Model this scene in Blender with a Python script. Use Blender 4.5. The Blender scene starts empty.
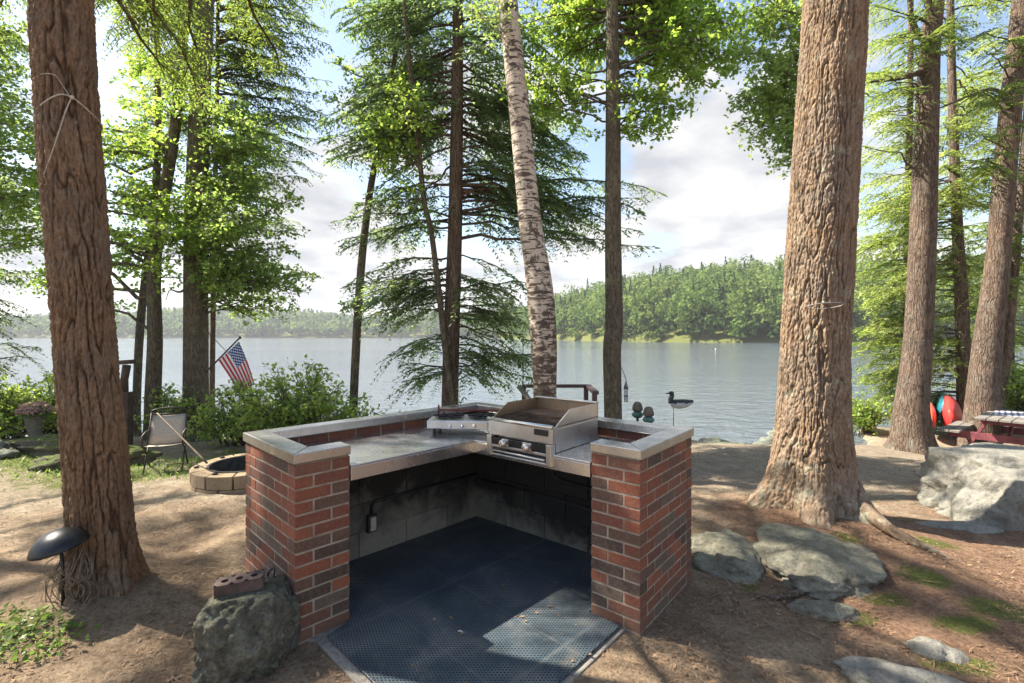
import bpy, bmesh, math, random
import numpy as np
from mathutils import Vector, Matrix, noise as mn
random.seed(7); rng = np.random.default_rng(11)
SC = bpy.context.scene; COL = SC.collection
R = math.radians
# ------------------------------------------------------------------ camera, sky, sun, exposure
F = 480.0; HZ = 336.0; CH = 1.62
cam = bpy.data.objects.new('camera', bpy.data.cameras.new('camera')); COL.objects.link(cam)
cam.location = (0, 0, CH); cam.rotation_euler = (R(90), 0, 0)
cam.data.sensor_width = 36; cam.data.lens = F/1024*36
cam.data.shift_y = (HZ-341.5)/1024; cam.data.clip_end = 6000; cam.data.clip_start = 0.05
SC.camera = cam
SUN_AZ = math.atan2(-0.965, 0.26); SUN_EL = R(49)
W = bpy.data.worlds.new("World"); SC.world = W; W.use_nodes = True
def build_world():
    nt = W.node_tree; N = nt.nodes; L = nt.links; N.clear()
    out = N.new('ShaderNodeOutputWorld')
    sky = N.new('ShaderNodeTexSky'); sky.sky_type = 'NISHITA'; sky.sun_disc = False
    sky.sun_elevation = SUN_EL; sky.sun_rotation = SUN_AZ; sky.air_density = 1.2; sky.dust_density = 1.5
    bg = N.new('ShaderNodeBackground'); bg.inputs[1].default_value = 0.075
    L.new(sky.outputs[0], bg.inputs[0])
    tc = N.new('ShaderNodeTexCoord'); sep = N.new('ShaderNodeSeparateXYZ'); L.new(tc.outputs['Generated'], sep.inputs[0])
    def math_(op, a, b=None, clamp=False):
        m = N.new('ShaderNodeMath'); m.operation = op; m.use_clamp = clamp
        for i, v in enumerate((a, b)):
            if v is None: continue
            if isinstance(v, (int, float)): m.inputs[i].default_value = v
            else: L.new(v, m.inputs[i])
        return m.outputs[0]
    zc = math_('MAXIMUM', sep.outputs[2], 0.0)
    den = math_('ADD', zc, 0.22)
    cx = math_('DIVIDE', sep.outputs[0], den); cy = math_('DIVIDE', sep.outputs[1], den)
    cmb = N.new('ShaderNodeCombineXYZ'); L.new(cx, cmb.inputs[0]); L.new(cy, cmb.inputs[1]); L.new(math_('MULTIPLY', zc, 1.5), cmb.inputs[2])
    n1 = N.new('ShaderNodeTexNoise'); n1.inputs['Scale'].default_value = 1.15; n1.inputs['Detail'].default_value = 9; n1.inputs['Roughness'].default_value = 0.55
    L.new(cmb.outputs[0], n1.inputs['Vector'])
    low = math_('MULTIPLY', math_('SUBTRACT', 0.34, zc), 0.42)      # thicker cloud towards the horizon
    cov = math_('ADD', n1.outputs[0], low)
    dp = N.new('ShaderNodeVectorMath'); dp.operation = 'DOT_PRODUCT'; L.new(tc.outputs['Generated'], dp.inputs[0]); dp.inputs[1].default_value = Vector((0.36, 1.0, 0.24)).normalized()
    cu = N.new('ShaderNodeMapRange'); cu.interpolation_type = 'SMOOTHSTEP'; L.new(dp.outputs['Value'], cu.inputs[0]); cu.inputs[1].default_value = 0.965; cu.inputs[2].default_value = 0.997; cu.inputs[3].default_value = 0.0; cu.inputs[4].default_value = 0.07
    cov = math_('ADD', cov, cu.outputs[0])
    ramp = N.new('ShaderNodeValToRGB'); ramp.color_ramp.elements[0].position = 0.525; ramp.color_ramp.elements[1].position = 0.585
    L.new(cov, ramp.inputs[0])
    n2 = N.new('ShaderNodeTexNoise'); n2.inputs['Scale'].default_value = 3.2; n2.inputs['Detail'].default_value = 6
    L.new(cmb.outputs[0], n2.inputs['Vector'])
    cr = N.new('ShaderNodeValToRGB'); cr.color_ramp.elements[0].position = 0.36; cr.color_ramp.elements[1].position = 0.60
    cr.color_ramp.elements[0].color = (0.56, 0.585, 0.64, 1); cr.color_ramp.elements[1].color = (1.0, 0.99, 0.97, 1)
    L.new(n2.outputs[0], cr.inputs[0])
    bc = N.new('ShaderNodeBackground'); bc.inputs[1].default_value = 0.305; L.new(cr.outputs[0], bc.inputs[0])
    mx = N.new('ShaderNodeMixShader'); L.new(ramp.outputs[0], mx.inputs[0]); L.new(bg.outputs[0], mx.inputs[1]); L.new(bc.outputs[0], mx.inputs[2])
    L.new(mx.outputs[0], out.inputs[0])
build_world()
sun = bpy.data.objects.new('sun', bpy.data.lights.new('sun', 'SUN')); COL.objects.link(sun)
sun.data.energy = 4.9; sun.data.angle = R(0.53); sun.data.color = (1.0, 0.90, 0.76)
tosun = Vector((-0.965, 0.26, 0)).normalized()*math.cos(SUN_EL) + Vector((0, 0, math.sin(SUN_EL)))
sun.rotation_euler = tosun.to_track_quat('Z', 'Y').to_euler(); sun.location = (-20, 12, 30)
SC.view_settings.view_transform = 'Standard'; SC.view_settings.look = 'None'
SC.view_settings.exposure = 1.82; SC.view_settings.gamma = 1
SC.render.engine = 'CYCLES'
SC.cycles.use_denoising = True
try: SC.cycles.denoiser = 'OPENIMAGEDENOISE'
except Exception: pass
SC.cycles.max_bounces = 7; SC.cycles.diffuse_bounces = 4; SC.cycles.glossy_bounces = 3
SC.cycles.transmission_bounces = 4; SC.cycles.sample_clamp_indirect = 6; SC.cycles.caustics_reflective = False; SC.cycles.caustics_refractive = False

def P(px, py, Y): return Vector(((px-512)*Y/F, Y, CH-(py-HZ)*Y/F))

# ------------------------------------------------------------------ node helpers / materials
def newmat(name):
    m = bpy.data.materials.new(name); m.use_nodes = True
    nt = m.node_tree; b = nt.nodes['Principled BSDF']
    return m, nt, nt.nodes, nt.links, b
def node(nt, typ, ins=None, **kw):
    n = nt.nodes.new(typ)
    for k, v in kw.items(): setattr(n, k, v)
    for k, v in (ins or {}).items():
        if hasattr(v, 'is_output'): nt.links.new(v, n.inputs[k])
        else: n.inputs[k].default_value = v
    return n
def objcoord(nt, scale=(1, 1, 1), loc=(0, 0, 0)):
    tc = nt.nodes.new('ShaderNodeTexCoord'); mp = nt.nodes.new('ShaderNodeMapping')
    mp.inputs['Scale'].default_value = scale; mp.inputs['Location'].default_value = loc
    nt.links.new(tc.outputs['Object'], mp.inputs['Vector']); return mp.outputs[0]
def noise_t(nt, vec, scale, detail=5, rough=0.55, dist=0.0):
    n = node(nt, 'ShaderNodeTexNoise', {'Scale': scale, 'Detail': detail, 'Roughness': rough, 'Distortion': dist, 'Vector': vec}); return n.outputs[0]
def ramp(nt, fac, stops, interp='LINEAR'):
    r = nt.nodes.new('ShaderNodeValToRGB'); cr = r.color_ramp; cr.interpolation = interp
    while len(cr.elements) < len(stops): cr.elements.new(0.5)
    for e, (p, c) in zip(cr.elements, stops):
        e.position = p; e.color = (c, c, c, 1) if isinstance(c, (int, float)) else (*c, 1)
    nt.links.new(fac, r.inputs[0]); return r.outputs[0]
def mix(nt, fac, a, b, blend='MIX'):
    m = nt.nodes.new('ShaderNodeMix'); m.data_type = 'RGBA'; m.blend_type = blend
    for i, v in ((0, fac), (6, a), (7, b)):
        if hasattr(v, 'is_output'): nt.links.new(v, m.inputs[i])
        elif i == 0: m.inputs[i].default_value = v
        else: m.inputs[i].default_value = (*v, 1) if len(v) == 3 else v
    return m.outputs[2]
def mth(nt, op, a, b=0.0, clamp=False):
    m = nt.nodes.new('ShaderNodeMath'); m.operation = op; m.use_clamp = clamp
    for i, v in ((0, a), (1, b)):
        if hasattr(v, 'is_output'): nt.links.new(v, m.inputs[i])
        else: m.inputs[i].default_value = v
    return m.outputs[0]
def bump(nt, b, h, strength=0.5, dist=0.02):
    n = node(nt, 'ShaderNodeBump', {'Strength': strength, 'Distance': dist, 'Height': h}); nt.links.new(n.outputs[0], b.inputs['Normal']); return n
def setb(nt, b, **kw):
    for k, v in kw.items():
        key = {'color': 'Base Color', 'rough': 'Roughness', 'metal': 'Metallic', 'spec': 'Specular IOR Level'}[k]
        if hasattr(v, 'is_output'): nt.links.new(v, b.inputs[key])
        else: b.inputs[key].default_value = (*v, 1) if isinstance(v, tuple) else v

def simple(name, c, rough=0.6, metal=0.0, var=0.15, scale=8.0, bmp=0.15, bdist=0.004):
    m, nt, N, L, b = newmat(name)
    v = objcoord(nt)
    n = noise_t(nt, v, scale, 6, 0.6)
    dark = tuple(x*(1-var*1.6) for x in c); lite = tuple(min(1, x*(1+var)) for x in c)
    setb(nt, b, color=ramp(nt, n, [(0.3, dark), (0.7, lite)]), rough=rough, metal=metal)
    if bmp: bump(nt, b, noise_t(nt, v, scale*6, 5, 0.6), bmp, bdist)
    return m

def mat_brick():
    m, nt, N, L, b = newmat('brick')
    g = N.new('ShaderNodeNewGeometry'); v = objcoord(nt)
    base = ramp(nt, g.outputs['Random Per Island'], [(0.0, (0.205, 0.066, 0.036)), (0.18, (0.165, 0.056, 0.035)), (0.36, (0.118, 0.054, 0.040)), (0.50, (0.235, 0.078, 0.042)),
        (0.62, (0.110, 0.062, 0.045)), (0.76, (0.062, 0.043, 0.034)), (0.85, (0.165, 0.074, 0.050)), (0.94, (0.115, 0.085, 0.064))], 'CONSTANT')
    n = noise_t(nt, v, 9, 6, 0.65); n2 = noise_t(nt, v, 60, 5, 0.7)
    c = mix(nt, ramp(nt, n, [(0.42, 0.0), (0.75, 0.55)]), base, (0.075, 0.052, 0.042))
    c = mix(nt, ramp(nt, n2, [(0.45, 0.0), (0.8, 0.35)]), c, (0.33, 0.24, 0.19))
    sz = node(nt, 'ShaderNodeSeparateXYZ', {0: v}); dirt = ramp(nt, mth(nt, 'ADD', sz.outputs[2], mth(nt, 'MULTIPLY', noise_t(nt, v, 5, 5, 0.7), 0.30)), [(0.10, 0.75), (0.34, 0.0)])
    c = mix(nt, dirt, c, (0.11, 0.085, 0.062))
    setb(nt, b, color=c, rough=0.82, spec=0.25)
    bump(nt, b, mth(nt, 'ADD', n2, mth(nt, 'MULTIPLY', noise_t(nt, v, 180, 3), 0.5)), 0.5, 0.004); return m
def mat_mortar():
    m, nt, N, L, b = newmat('mortar'); v = objcoord(nt)
    n = noise_t(nt, v, 14, 6, 0.65)
    setb(nt, b, color=ramp(nt, n, [(0.3, (0.18, 0.155, 0.122)), (0.7, (0.37, 0.325, 0.26))]), rough=0.95, spec=0.1)
    bump(nt, b, noise_t(nt, v, 160, 4), 0.6, 0.003); return m
def mat_block():
    m, nt, N, L, b = newmat('sooty_block')
    g = N.new('ShaderNodeNewGeometry'); v = objcoord(nt)
    base = ramp(nt, g.outputs['Random Per Island'], [(0, (0.17, 0.165, 0.145)), (1, (0.30, 0.285, 0.235))])
    n = noise_t(nt, v, 3.4, 7, 0.65, 0.6); n2 = noise_t(nt, v, 35, 5, 0.7)
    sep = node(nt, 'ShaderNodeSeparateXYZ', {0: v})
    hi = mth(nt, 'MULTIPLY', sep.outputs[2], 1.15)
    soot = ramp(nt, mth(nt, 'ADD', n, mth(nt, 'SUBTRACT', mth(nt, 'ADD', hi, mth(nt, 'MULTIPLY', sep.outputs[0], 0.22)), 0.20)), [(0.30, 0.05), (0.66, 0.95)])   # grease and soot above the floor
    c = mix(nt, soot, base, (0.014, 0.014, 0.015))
    c = mix(nt, ramp(nt, n2, [(0.5, 0.0), (0.85, 0.5)]), c, (0.04, 0.04, 0.04))
    setb(nt, b, color=c, rough=0.85, spec=0.2); bump(nt, b, n2, 0.7, 0.006); return m
def mat_steel(name='stainless', tint=(0.56, 0.545, 0.52), r0=0.24, r1=0.5, stain=0.4, stretch=(3, 3, 3)):
    m, nt, N, L, b = newmat(name); v = objcoord(nt, stretch); v1 = objcoord(nt)
    n = noise_t(nt, v1, 6, 7, 0.65, 0.3); fine = noise_t(nt, v, 60, 4, 0.6)
    c = mix(nt, ramp(nt, n, [(0.42, 0.0), (0.78, stain)]), tint, (0.23, 0.20, 0.16))
    setb(nt, b, color=c, metal=0.92, rough=ramp(nt, mth(nt, 'ADD', mth(nt, 'MULTIPLY', n, 0.9), mth(nt, 'MULTIPLY', fine, 0.1)), [(0.3, r0), (0.7, r1)]))
    bump(nt, b, noise_t(nt, v1, 3, 3), 0.10, 0.006); return m
def mat_ground():
    m, nt, N, L, b = newmat('forest_floor'); v = objcoord(nt)
    sep = node(nt, 'ShaderNodeSeparateXYZ', {0: v})
    big = noise_t(nt, v, 0.9, 5, 0.6, 0.6); mid = noise_t(nt, v, 5, 7, 0.68); fine = noise_t(nt, v, 42, 6, 0.75); grit = noise_t(nt, v, 150, 3, 0.7)
    duff = ramp(nt, mid, [(0.28, (0.135, 0.098, 0.066)), (0.5, (0.255, 0.190, 0.126)), (0.72, (0.37, 0.285, 0.192))])
    sand = ramp(nt, mid, [(0.25, (0.20, 0.168, 0.122)), (0.5, (0.30, 0.255, 0.188)), (0.75, (0.41, 0.355, 0.265))])
    need = ramp(nt, mid, [(0.3, (0.14, 0.078, 0.050)), (0.6, (0.26, 0.155, 0.100)), (0.8, (0.36, 0.235, 0.155))])
    # open beaten earth towards the shore, needle duff under the trees
    open_ = ramp(nt, mth(nt, 'ADD', mth(nt, 'MULTIPLY', sep.outputs[1], 0.11), mth(nt, 'MULTIPLY', big, 0.75)), [(0.80, 0.0), (1.05, 1.0)])
    c = mix(nt, open_, duff, sand)
    rt = ramp(nt, mth(nt, 'ADD', mth(nt, 'MULTIPLY', sep.outputs[0], 0.25), mth(nt, 'MULTIPLY', noise_t(nt, v, 1.6, 5, 0.6, 0.5), 0.8)), [(0.72, 0.0), (0.98, 0.85)])
    c = mix(nt, mth(nt, 'MULTIPLY', rt, mth(nt, 'SUBTRACT', 1.0, mth(nt, 'MULTIPLY', open_, 0.85))), c, need)
    c = mix(nt, ramp(nt, fine, [(0.36, 0.62), (0.56, 0.0)]), c, (0.035, 0.026, 0.02))
    c = mix(nt, ramp(nt, fine, [(0.60, 0.0), (0.78, 0.5)]), c, (0.36, 0.27, 0.19))
    c = mix(nt, ramp(nt, grit, [(0.58, 0.0), (0.75, 0.45)]), c, (0.05, 0.036, 0.026))
    # moss: painted where the attribute says moss grows, broken by noise
    at = node(nt, 'ShaderNodeAttribute', attribute_name='moss')
    ms = ramp(nt, mth(nt, 'ADD', mth(nt, 'MULTIPLY', at.outputs['Fac'], 0.9), mth(nt, 'SUBTRACT', noise_t(nt, v, 7, 7, 0.7), 0.5)), [(0.42, 0.0), (0.66, 0.9)])
    moss = ramp(nt, fine, [(0.3, (0.040, 0.055, 0.012)), (0.7, (0.13, 0.155, 0.035))])
    c = mix(nt, ms, c, moss)
    sh = ramp(nt, sep.outputs[2], [(0.0, 1.0), (0.02, 0.0)])
    setb(nt, b, color=c, rough=0.95, spec=0.12)
    h = mth(nt, 'ADD', mth(nt, 'MULTIPLY', fine, 0.7), mth(nt, 'ADD', mth(nt, 'MULTIPLY', mid, 0.8), mth(nt, 'MULTIPLY', grit, 0.35)))
    bump(nt, b, h, 0.9, 0.03); return m
def mat_water():
    m, nt, N, L, b = newmat('lake_water'); v = objcoord(nt, (0.55, 1.0, 1.0)); v2 = objcoord(nt, (0.02, 0.05, 1))
    rot = node(nt, 'ShaderNodeMapping', {'Vector': v, 'Rotation': (0, 0, R(-24))}).outputs[0]
    n1 = noise_t(nt, rot, 2.2, 4, 0.55, 0.5); n2 = noise_t(nt, rot, 7.0, 3, 0.5); n3 = noise_t(nt, v2, 1.0, 3, 0.5)
    setb(nt, b, color=(0.095, 0.118, 0.142), rough=0.08, spec=0.5)
    b.inputs['IOR'].default_value = 1.5
    h = mth(nt, 'ADD', n1, mth(nt, 'MULTIPLY', n2, 0.28))
    bump(nt, b, mth(nt, 'MULTIPLY', h, ramp(nt, n3, [(0.35, 0.45), (0.65, 1.0)])), 1.0, 0.13); return m
def mat_bark(name, plate, furrow, scale=(9, 9, 2.0), attr=False, lichen=0.25, lich=(0.24, 0.27, 0.20), bs=0.9, bd=0.03):
    m, nt, N, L, b = newmat(name); v0 = objcoord(nt)
    wob = node(nt, 'ShaderNodeTexNoise', {'Scale': 2.5, 'Detail': 3, 'Vector': v0})
    vv = node(nt, 'ShaderNodeVectorMath', {0: v0}, operation='ADD')
    sc = node(nt, 'ShaderNodeVectorMath', {0: wob.outputs['Color'], 'Scale': 0.10}, operation='SCALE'); L.new(sc.outputs[0], vv.inputs[1])
    v = node(nt, 'ShaderNodeMapping', {'Vector': vv.outputs[0], 'Scale': scale}).outputs[0]
    r1 = mth(nt, 'ABSOLUTE', mth(nt, 'SUBTRACT', noise_t(nt, v, 0.62, 2, 0.4), 0.5)); r2 = mth(nt, 'ABSOLUTE', mth(nt, 'SUBTRACT', noise_t(nt, v, 1.35, 3, 0.5), 0.5))
    d = mth(nt, 'MULTIPLY', ramp(nt, r1, [(0.0, 0.0), (0.09, 1.0)]), mth(nt, 'ADD', mth(nt, 'MULTIPLY', ramp(nt, r2, [(0.0, 0.0), (0.07, 1.0)]), 0.5), 0.5))
    fib = noise_t(nt, node(nt, 'ShaderNodeMapping', {'Vector': v0, 'Scale': (60, 60, 9)}).outputs[0], 1.0, 6, 0.7)
    big = noise_t(nt, v0, 3.0, 5, 0.6)
    if attr:
        at = node(nt, 'ShaderNodeAttribute', attribute_name='furrow')
        d = at.outputs['Fac']
    hue = ramp(nt, big, [(0.35, tuple(x*0.78 for x in plate)), (0.65, tuple(min(1, x*1.18) for x in plate))])
    gry = sum(plate)/3*0.95
    hue = mix(nt, ramp(nt, noise_t(nt, v0, 1.7, 4, 0.6), [(0.42, 0.0), (0.64, 0.65)]), hue, (gry, gry*0.96, gry*0.88))
    c = mix(nt, ramp(nt, d, [(0.16, 0.0), (0.66, 1.0)]), furrow, hue)
    c = mix(nt, ramp(nt, fib, [(0.38, 0.75), (0.6, 0.0)]), c, tuple(x*0.55 for x in plate))
    c = mix(nt, ramp(nt, fib, [(0.58, 0.0), (0.8, 0.5)]), c, tuple(min(1, x*1.5) for x in plate))
    flk = noise_t(nt, node(nt, 'ShaderNodeMapping', {'Vector': v0, 'Scale': (75, 75, 28)}).outputs[0], 1.0, 5, 0.75, 0.4)
    c = mix(nt, ramp(nt, flk, [(0.40, 0.6), (0.55, 0.0)]), c, tuple(x*0.4 for x in plate))
    c = mix(nt, ramp(nt, flk, [(0.56, 0.0), (0.75, 0.45)]), c, (min(1, plate[0]*1.35), plate[1]*1.42, plate[2]*1.5))
    if lichen:
        sz = node(nt, 'ShaderNodeSeparateXYZ', {0: v0}); foot = ramp(nt, sz.outputs[2], [(0.0, 0.055), (0.55, 0.0)])
        lf = ramp(nt, mth(nt, 'ADD', noise_t(nt, v0, 6, 7, 0.75), foot), [(0.56, 0.0), (0.66, lichen*2)])
        c = mix(nt, lf, c, lich)
    setb(nt, b, color=c, rough=0.92, spec=0.15)
    bump(nt, b, mth(nt, 'ADD', mth(nt, 'ADD', d, mth(nt, 'MULTIPLY', fib, 0.5)), mth(nt, 'MULTIPLY', flk, 0.6)), bs, bd); return m
def mat_birch():
    m, nt, N, L, b = newmat('birch_bark'); v0 = objcoord(nt)
    vl = node(nt, 'ShaderNodeMapping', {'Vector': v0, 'Scale': (5, 5, 26)}).outputs[0]
    vs = node(nt, 'ShaderNodeMapping', {'Vector': v0, 'Scale': (9, 9, 9)}).outputs[0]
    n1 = noise_t(nt, vl, 1.0, 5, 0.65, 0.6); n2 = noise_t(nt, vs, 1.0, 6, 0.7); n3 = noise_t(nt, v0, 40, 4)
    sep = node(nt, 'ShaderNodeSeparateXYZ', {0: v0})
    lowr = ramp(nt, mth(nt, 'MULTIPLY', sep.outputs[2], 0.4), [(0.0, 0.20), (1.0, 0.02)])
    c = ramp(nt, n2, [(0.3, (0.36, 0.275, 0.20)), (0.6, (0.60, 0.54, 0.46))])
    c = mix(nt, ramp(nt, mth(nt, 'ADD', n1, mth(nt, 'MULTIPLY', lowr, 0.5)), [(0.52, 0.0), (0.575, 0.95)]), c, (0.055, 0.040, 0.032))
    c = mix(nt, ramp(nt, mth(nt, 'ADD', n2, lowr), [(0.56, 0.0), (0.61, 0.9)]), c, (0.075, 0.052, 0.038))
    setb(nt, b, color=c, rough=0.75, spec=0.25); bump(nt, b, mth(nt, 'ADD', n1, mth(nt, 'MULTIPLY', n3, 0.4)), 0.6, 0.015); return m
def mat_rock(name, c0, c1, lichen=(0.36, 0.38, 0.33), lf=0.6, moss=None, crack=0.6, sc=1.0):
    m, nt, N, L, b = newmat(name); v = objcoord(nt)
    n = noise_t(nt, v, 3.0*sc, 8, 0.65, 0.4); f = noise_t(nt, v, 30*sc, 6, 0.72); g = noise_t(nt, v, 110*sc, 3, 0.7)
    c = ramp(nt, n, [(0.3, c0), (0.7, c1)])
    c = mix(nt, ramp(nt, noise_t(nt, v, 8*sc, 8, 0.75, 0.3), [(0.48, 0.0), (0.60, lf)]), c, lichen)
    c = mix(nt, ramp(nt, f, [(0.34, 0.6), (0.50, 0.0)]), c, tuple(x*0.45 for x in c0))
    c = mix(nt, ramp(nt, g, [(0.60, 0.0), (0.78, 0.3)]), c, tuple(min(1, x*1.5) for x in c1))
    if moss:
        gm = N.new('ShaderNodeNewGeometry'); sp = node(nt, 'ShaderNodeSeparateXYZ', {0: gm.outputs['Normal']})
        mf = ramp(nt, mth(nt, 'ADD', mth(nt, 'MULTIPLY', sp.outputs[2], 0.4), noise_t(nt, v, 5*sc, 7, 0.7)), [(0.70, 0.0), (0.86, moss)])
        c = mix(nt, mf, c, ramp(nt, f, [(0.3, (0.035, 0.05, 0.012)), (0.7, (0.11, 0.14, 0.03))]))
    setb(nt, b, color=c, rough=0.9, spec=0.2)
    vo = node(nt, 'ShaderNodeTexVoronoi', {'Vector': v, 'Scale': 2.2*sc}, feature='DISTANCE_TO_EDGE')
    bump(nt, b, mth(nt, 'ADD', mth(nt, 'ADD', f, mth(nt, 'MULTIPLY', n, 1.2)), mth(nt, 'MULTIPLY', ramp(nt, vo.outputs['Distance'], [(0, 0.0), (0.05, 1.0)]), crack*0.3)), 0.8, 0.03); return m
def mat_leaf(name, ca, cb, ta, tb, trans=0.5, rough=0.45):
    m, nt, N, L, b = newmat(name)
    g = N.new('ShaderNodeNewGeometry'); oi = N.new('ShaderNodeObjectInfo'); v = objcoord(nt)
    k = mth(nt, 'ADD', mth(nt, 'MULTIPLY', g.outputs['Random Per Island'], 0.55), mth(nt, 'MULTIPLY', noise_t(nt, v, 1.1, 3), 0.5))
    c = ramp(nt, k, [(0.2, ca), (0.85, cb)]); t = ramp(nt, k, [(0.2, ta), (0.85, tb)])
    setb(nt, b, color=c, rough=rough, spec=0.35)
    tr = node(nt, 'ShaderNodeBsdfTranslucent', {'Color': t})
    ms = node(nt, 'ShaderNodeMixShader', {0: trans}); L.new(b.outputs[0], ms.inputs[1]); L.new(tr.outputs[0], ms.inputs[2])
    L.new(ms.outputs[0], N['Material Output'].inputs['Surface']); return m
def mat_forest(name, stops):
    m, nt, N, L, b = newmat(name)
    at = node(nt, 'ShaderNodeAttribute', attribute_name='tint'); g = N.new('ShaderNodeNewGeometry')
    k = mth(nt, 'ADD', mth(nt, 'MULTIPLY', at.outputs['Fac'], 0.8), mth(nt, 'MULTIPLY', g.outputs['Random Per Island'], 0.2))
    c = ramp(nt, k, stops); setb(nt, b, color=c, rough=0.7, spec=0.15)
    tr = node(nt, 'ShaderNodeBsdfTranslucent', {'Color': c}); ms = node(nt, 'ShaderNodeMixShader', {0: 0.45})
    L.new(b.outputs[0], ms.inputs[1]); L.new(tr.outputs[0], ms.inputs[2]); L.new(ms.outputs[0], N['Material Output'].inputs['Surface']); return m
def mat_mat():
    m, nt, N, L, b = newmat('perforated_rubber'); v = objcoord(nt)
    # staggered rows of round holes, 18 mm pitch
    s = node(nt, 'ShaderNodeVectorMath', {0: v, 'Scale': 1/0.0175}, operation='SCALE').outputs[0]
    sp = node(nt, 'ShaderNodeSeparateXYZ', {0: s})
    row = mth(nt, 'FLOOR', sp.outputs[1]); odd = mth(nt, 'MULTIPLY', mth(nt, 'MODULO', mth(nt, 'ABSOLUTE', row), 2.0), 0.5)
    fx = mth(nt, 'SUBTRACT', mth(nt, 'FRACT', mth(nt, 'ADD', sp.outputs[0], odd)), 0.5); fy = mth(nt, 'SUBTRACT', mth(nt, 'FRACT', sp.outputs[1]), 0.5)
    d = mth(nt, 'SQRT', mth(nt, 'ADD', mth(nt, 'MULTIPLY', fx, fx), mth(nt, 'MULTIPLY', fy, fy)))
    hole = ramp(nt, d, [(0.29, 1.0), (0.36, 0.0)])
    n = noise_t(nt, v, 2.3, 6, 0.65, 0.5); f = noise_t(nt, v, 40, 5, 0.7)
    rub = ramp(nt, n, [(0.30, (0.022, 0.045, 0.064)), (0.50, (0.062, 0.092, 0.115)), (0.72, (0.20, 0.21, 0.205))])  # bluish sheen put into the rubber colour; palest tone is dust
    rub = mix(nt, ramp(nt, f, [(0.5, 0.0), (0.8, 0.4)]), rub, (0.13, 0.125, 0.11))
    c = mix(nt, hole, rub, ramp(nt, f, [(0.4, (0.006, 0.006, 0.006)), (0.8, (0.03, 0.025, 0.02))]))
    sp2 = node(nt, 'ShaderNodeSeparateXYZ', {0: node(nt, 'ShaderNodeMapping', {'Vector': v, 'Rotation': (0, 0, R(-45)), 'Location': (0.21, 0.13, 0)}).outputs[0]})
    def joint(x, w): return ramp(nt, mth(nt, 'ABSOLUTE', mth(nt, 'SUBTRACT', mth(nt, 'FRACT', mth(nt, 'MULTIPLY', x, 1/w)), 0.5)), [(0.484, 0.0), (0.492, 1.0)])
    jn = mth(nt, 'MAXIMUM', joint(sp2.outputs[0], 0.46), joint(sp2.outputs[1], 0.92)); c = mix(nt, mth(nt, 'MULTIPLY', jn, 0.28), c, (0.16, 0.17, 0.17))
    c = mix(nt, ramp(nt, noise_t(nt, v, 5.5, 7, 0.75, 0.4), [(0.52, 0.0), (0.74, 0.55)]), c, (0.17, 0.145, 0.115))
    setb(nt, b, color=c, rough=ramp(nt, n, [(0.3, 0.38), (0.7, 0.62)]), spec=0.5)
    bump(nt, b, mth(nt, 'SUBTRACT', mth(nt, 'MULTIPLY', f, 0.15), hole), 0.9, 0.006); return m
def mat_flag():
    m, nt, N, L, b = newmat('flag_cloth'); uv = node(nt, 'ShaderNodeUVMap', uv_map='uv')
    sp = node(nt, 'ShaderNodeSeparateXYZ', {0: uv.outputs[0]}); u, vv = sp.outputs[0], sp.outputs[1]
    st = mth(nt, 'MODULO', mth(nt, 'FLOOR', mth(nt, 'MULTIPLY', vv, 13.0)), 2.0)
    c = mix(nt, st, (0.50, 0.035, 0.055), (0.72, 0.70, 0.68))
    can = mth(nt, 'MULTIPLY', mth(nt, 'LESS_THAN', u, 0.40), mth(nt, 'LESS_THAN', vv, 7/13))
    ru = mth(nt, 'MULTIPLY', u, 1/0.40*5.5); rv = mth(nt, 'MULTIPLY', vv, 13/7*4.5)
    def dots(au, av):
        a = mth(nt, 'SUBTRACT', mth(nt, 'FRACT', mth(nt, 'ADD', ru, au)), 0.5); d = mth(nt, 'SUBTRACT', mth(nt, 'FRACT', mth(nt, 'ADD', rv, av)), 0.5)
        return mth(nt, 'LESS_THAN', mth(nt, 'ADD', mth(nt, 'MULTIPLY', a, a), mth(nt, 'MULTIPLY', d, d)), 0.045)
    stars = mth(nt, 'MAXIMUM', dots(0.0, 0.0), dots(0.5, 0.5))
    c = mix(nt, can, c, mix(nt, stars, (0.03, 0.06, 0.20), (0.72, 0.72, 0.72)))
    setb(nt, b, color=c, rough=0.8, spec=0.1)
    tr = node(nt, 'ShaderNodeBsdfTranslucent', {'Color': c}); ms = node(nt, 'ShaderNodeMixShader', {0: 0.4})
    L.new(b.outputs[0], ms.inputs[1]); L.new(tr.outputs[0], ms.inputs[2]); L.new(ms.outputs[0], N['Material Output'].inputs['Surface']); return m
def mat_check():
    m, nt, N, L, b = newmat('checked_cloth'); v = objcoord(nt)
    ck = node(nt, 'ShaderNodeTexChecker', {'Vector': v, 'Scale': 17.0, 'Color1': (0.05, 0.06, 0.12, 1), 'Color2': (0.62, 0.60, 0.62, 1)})
    setb(nt, b, color=ck.outputs[0], rough=0.8); return m

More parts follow.
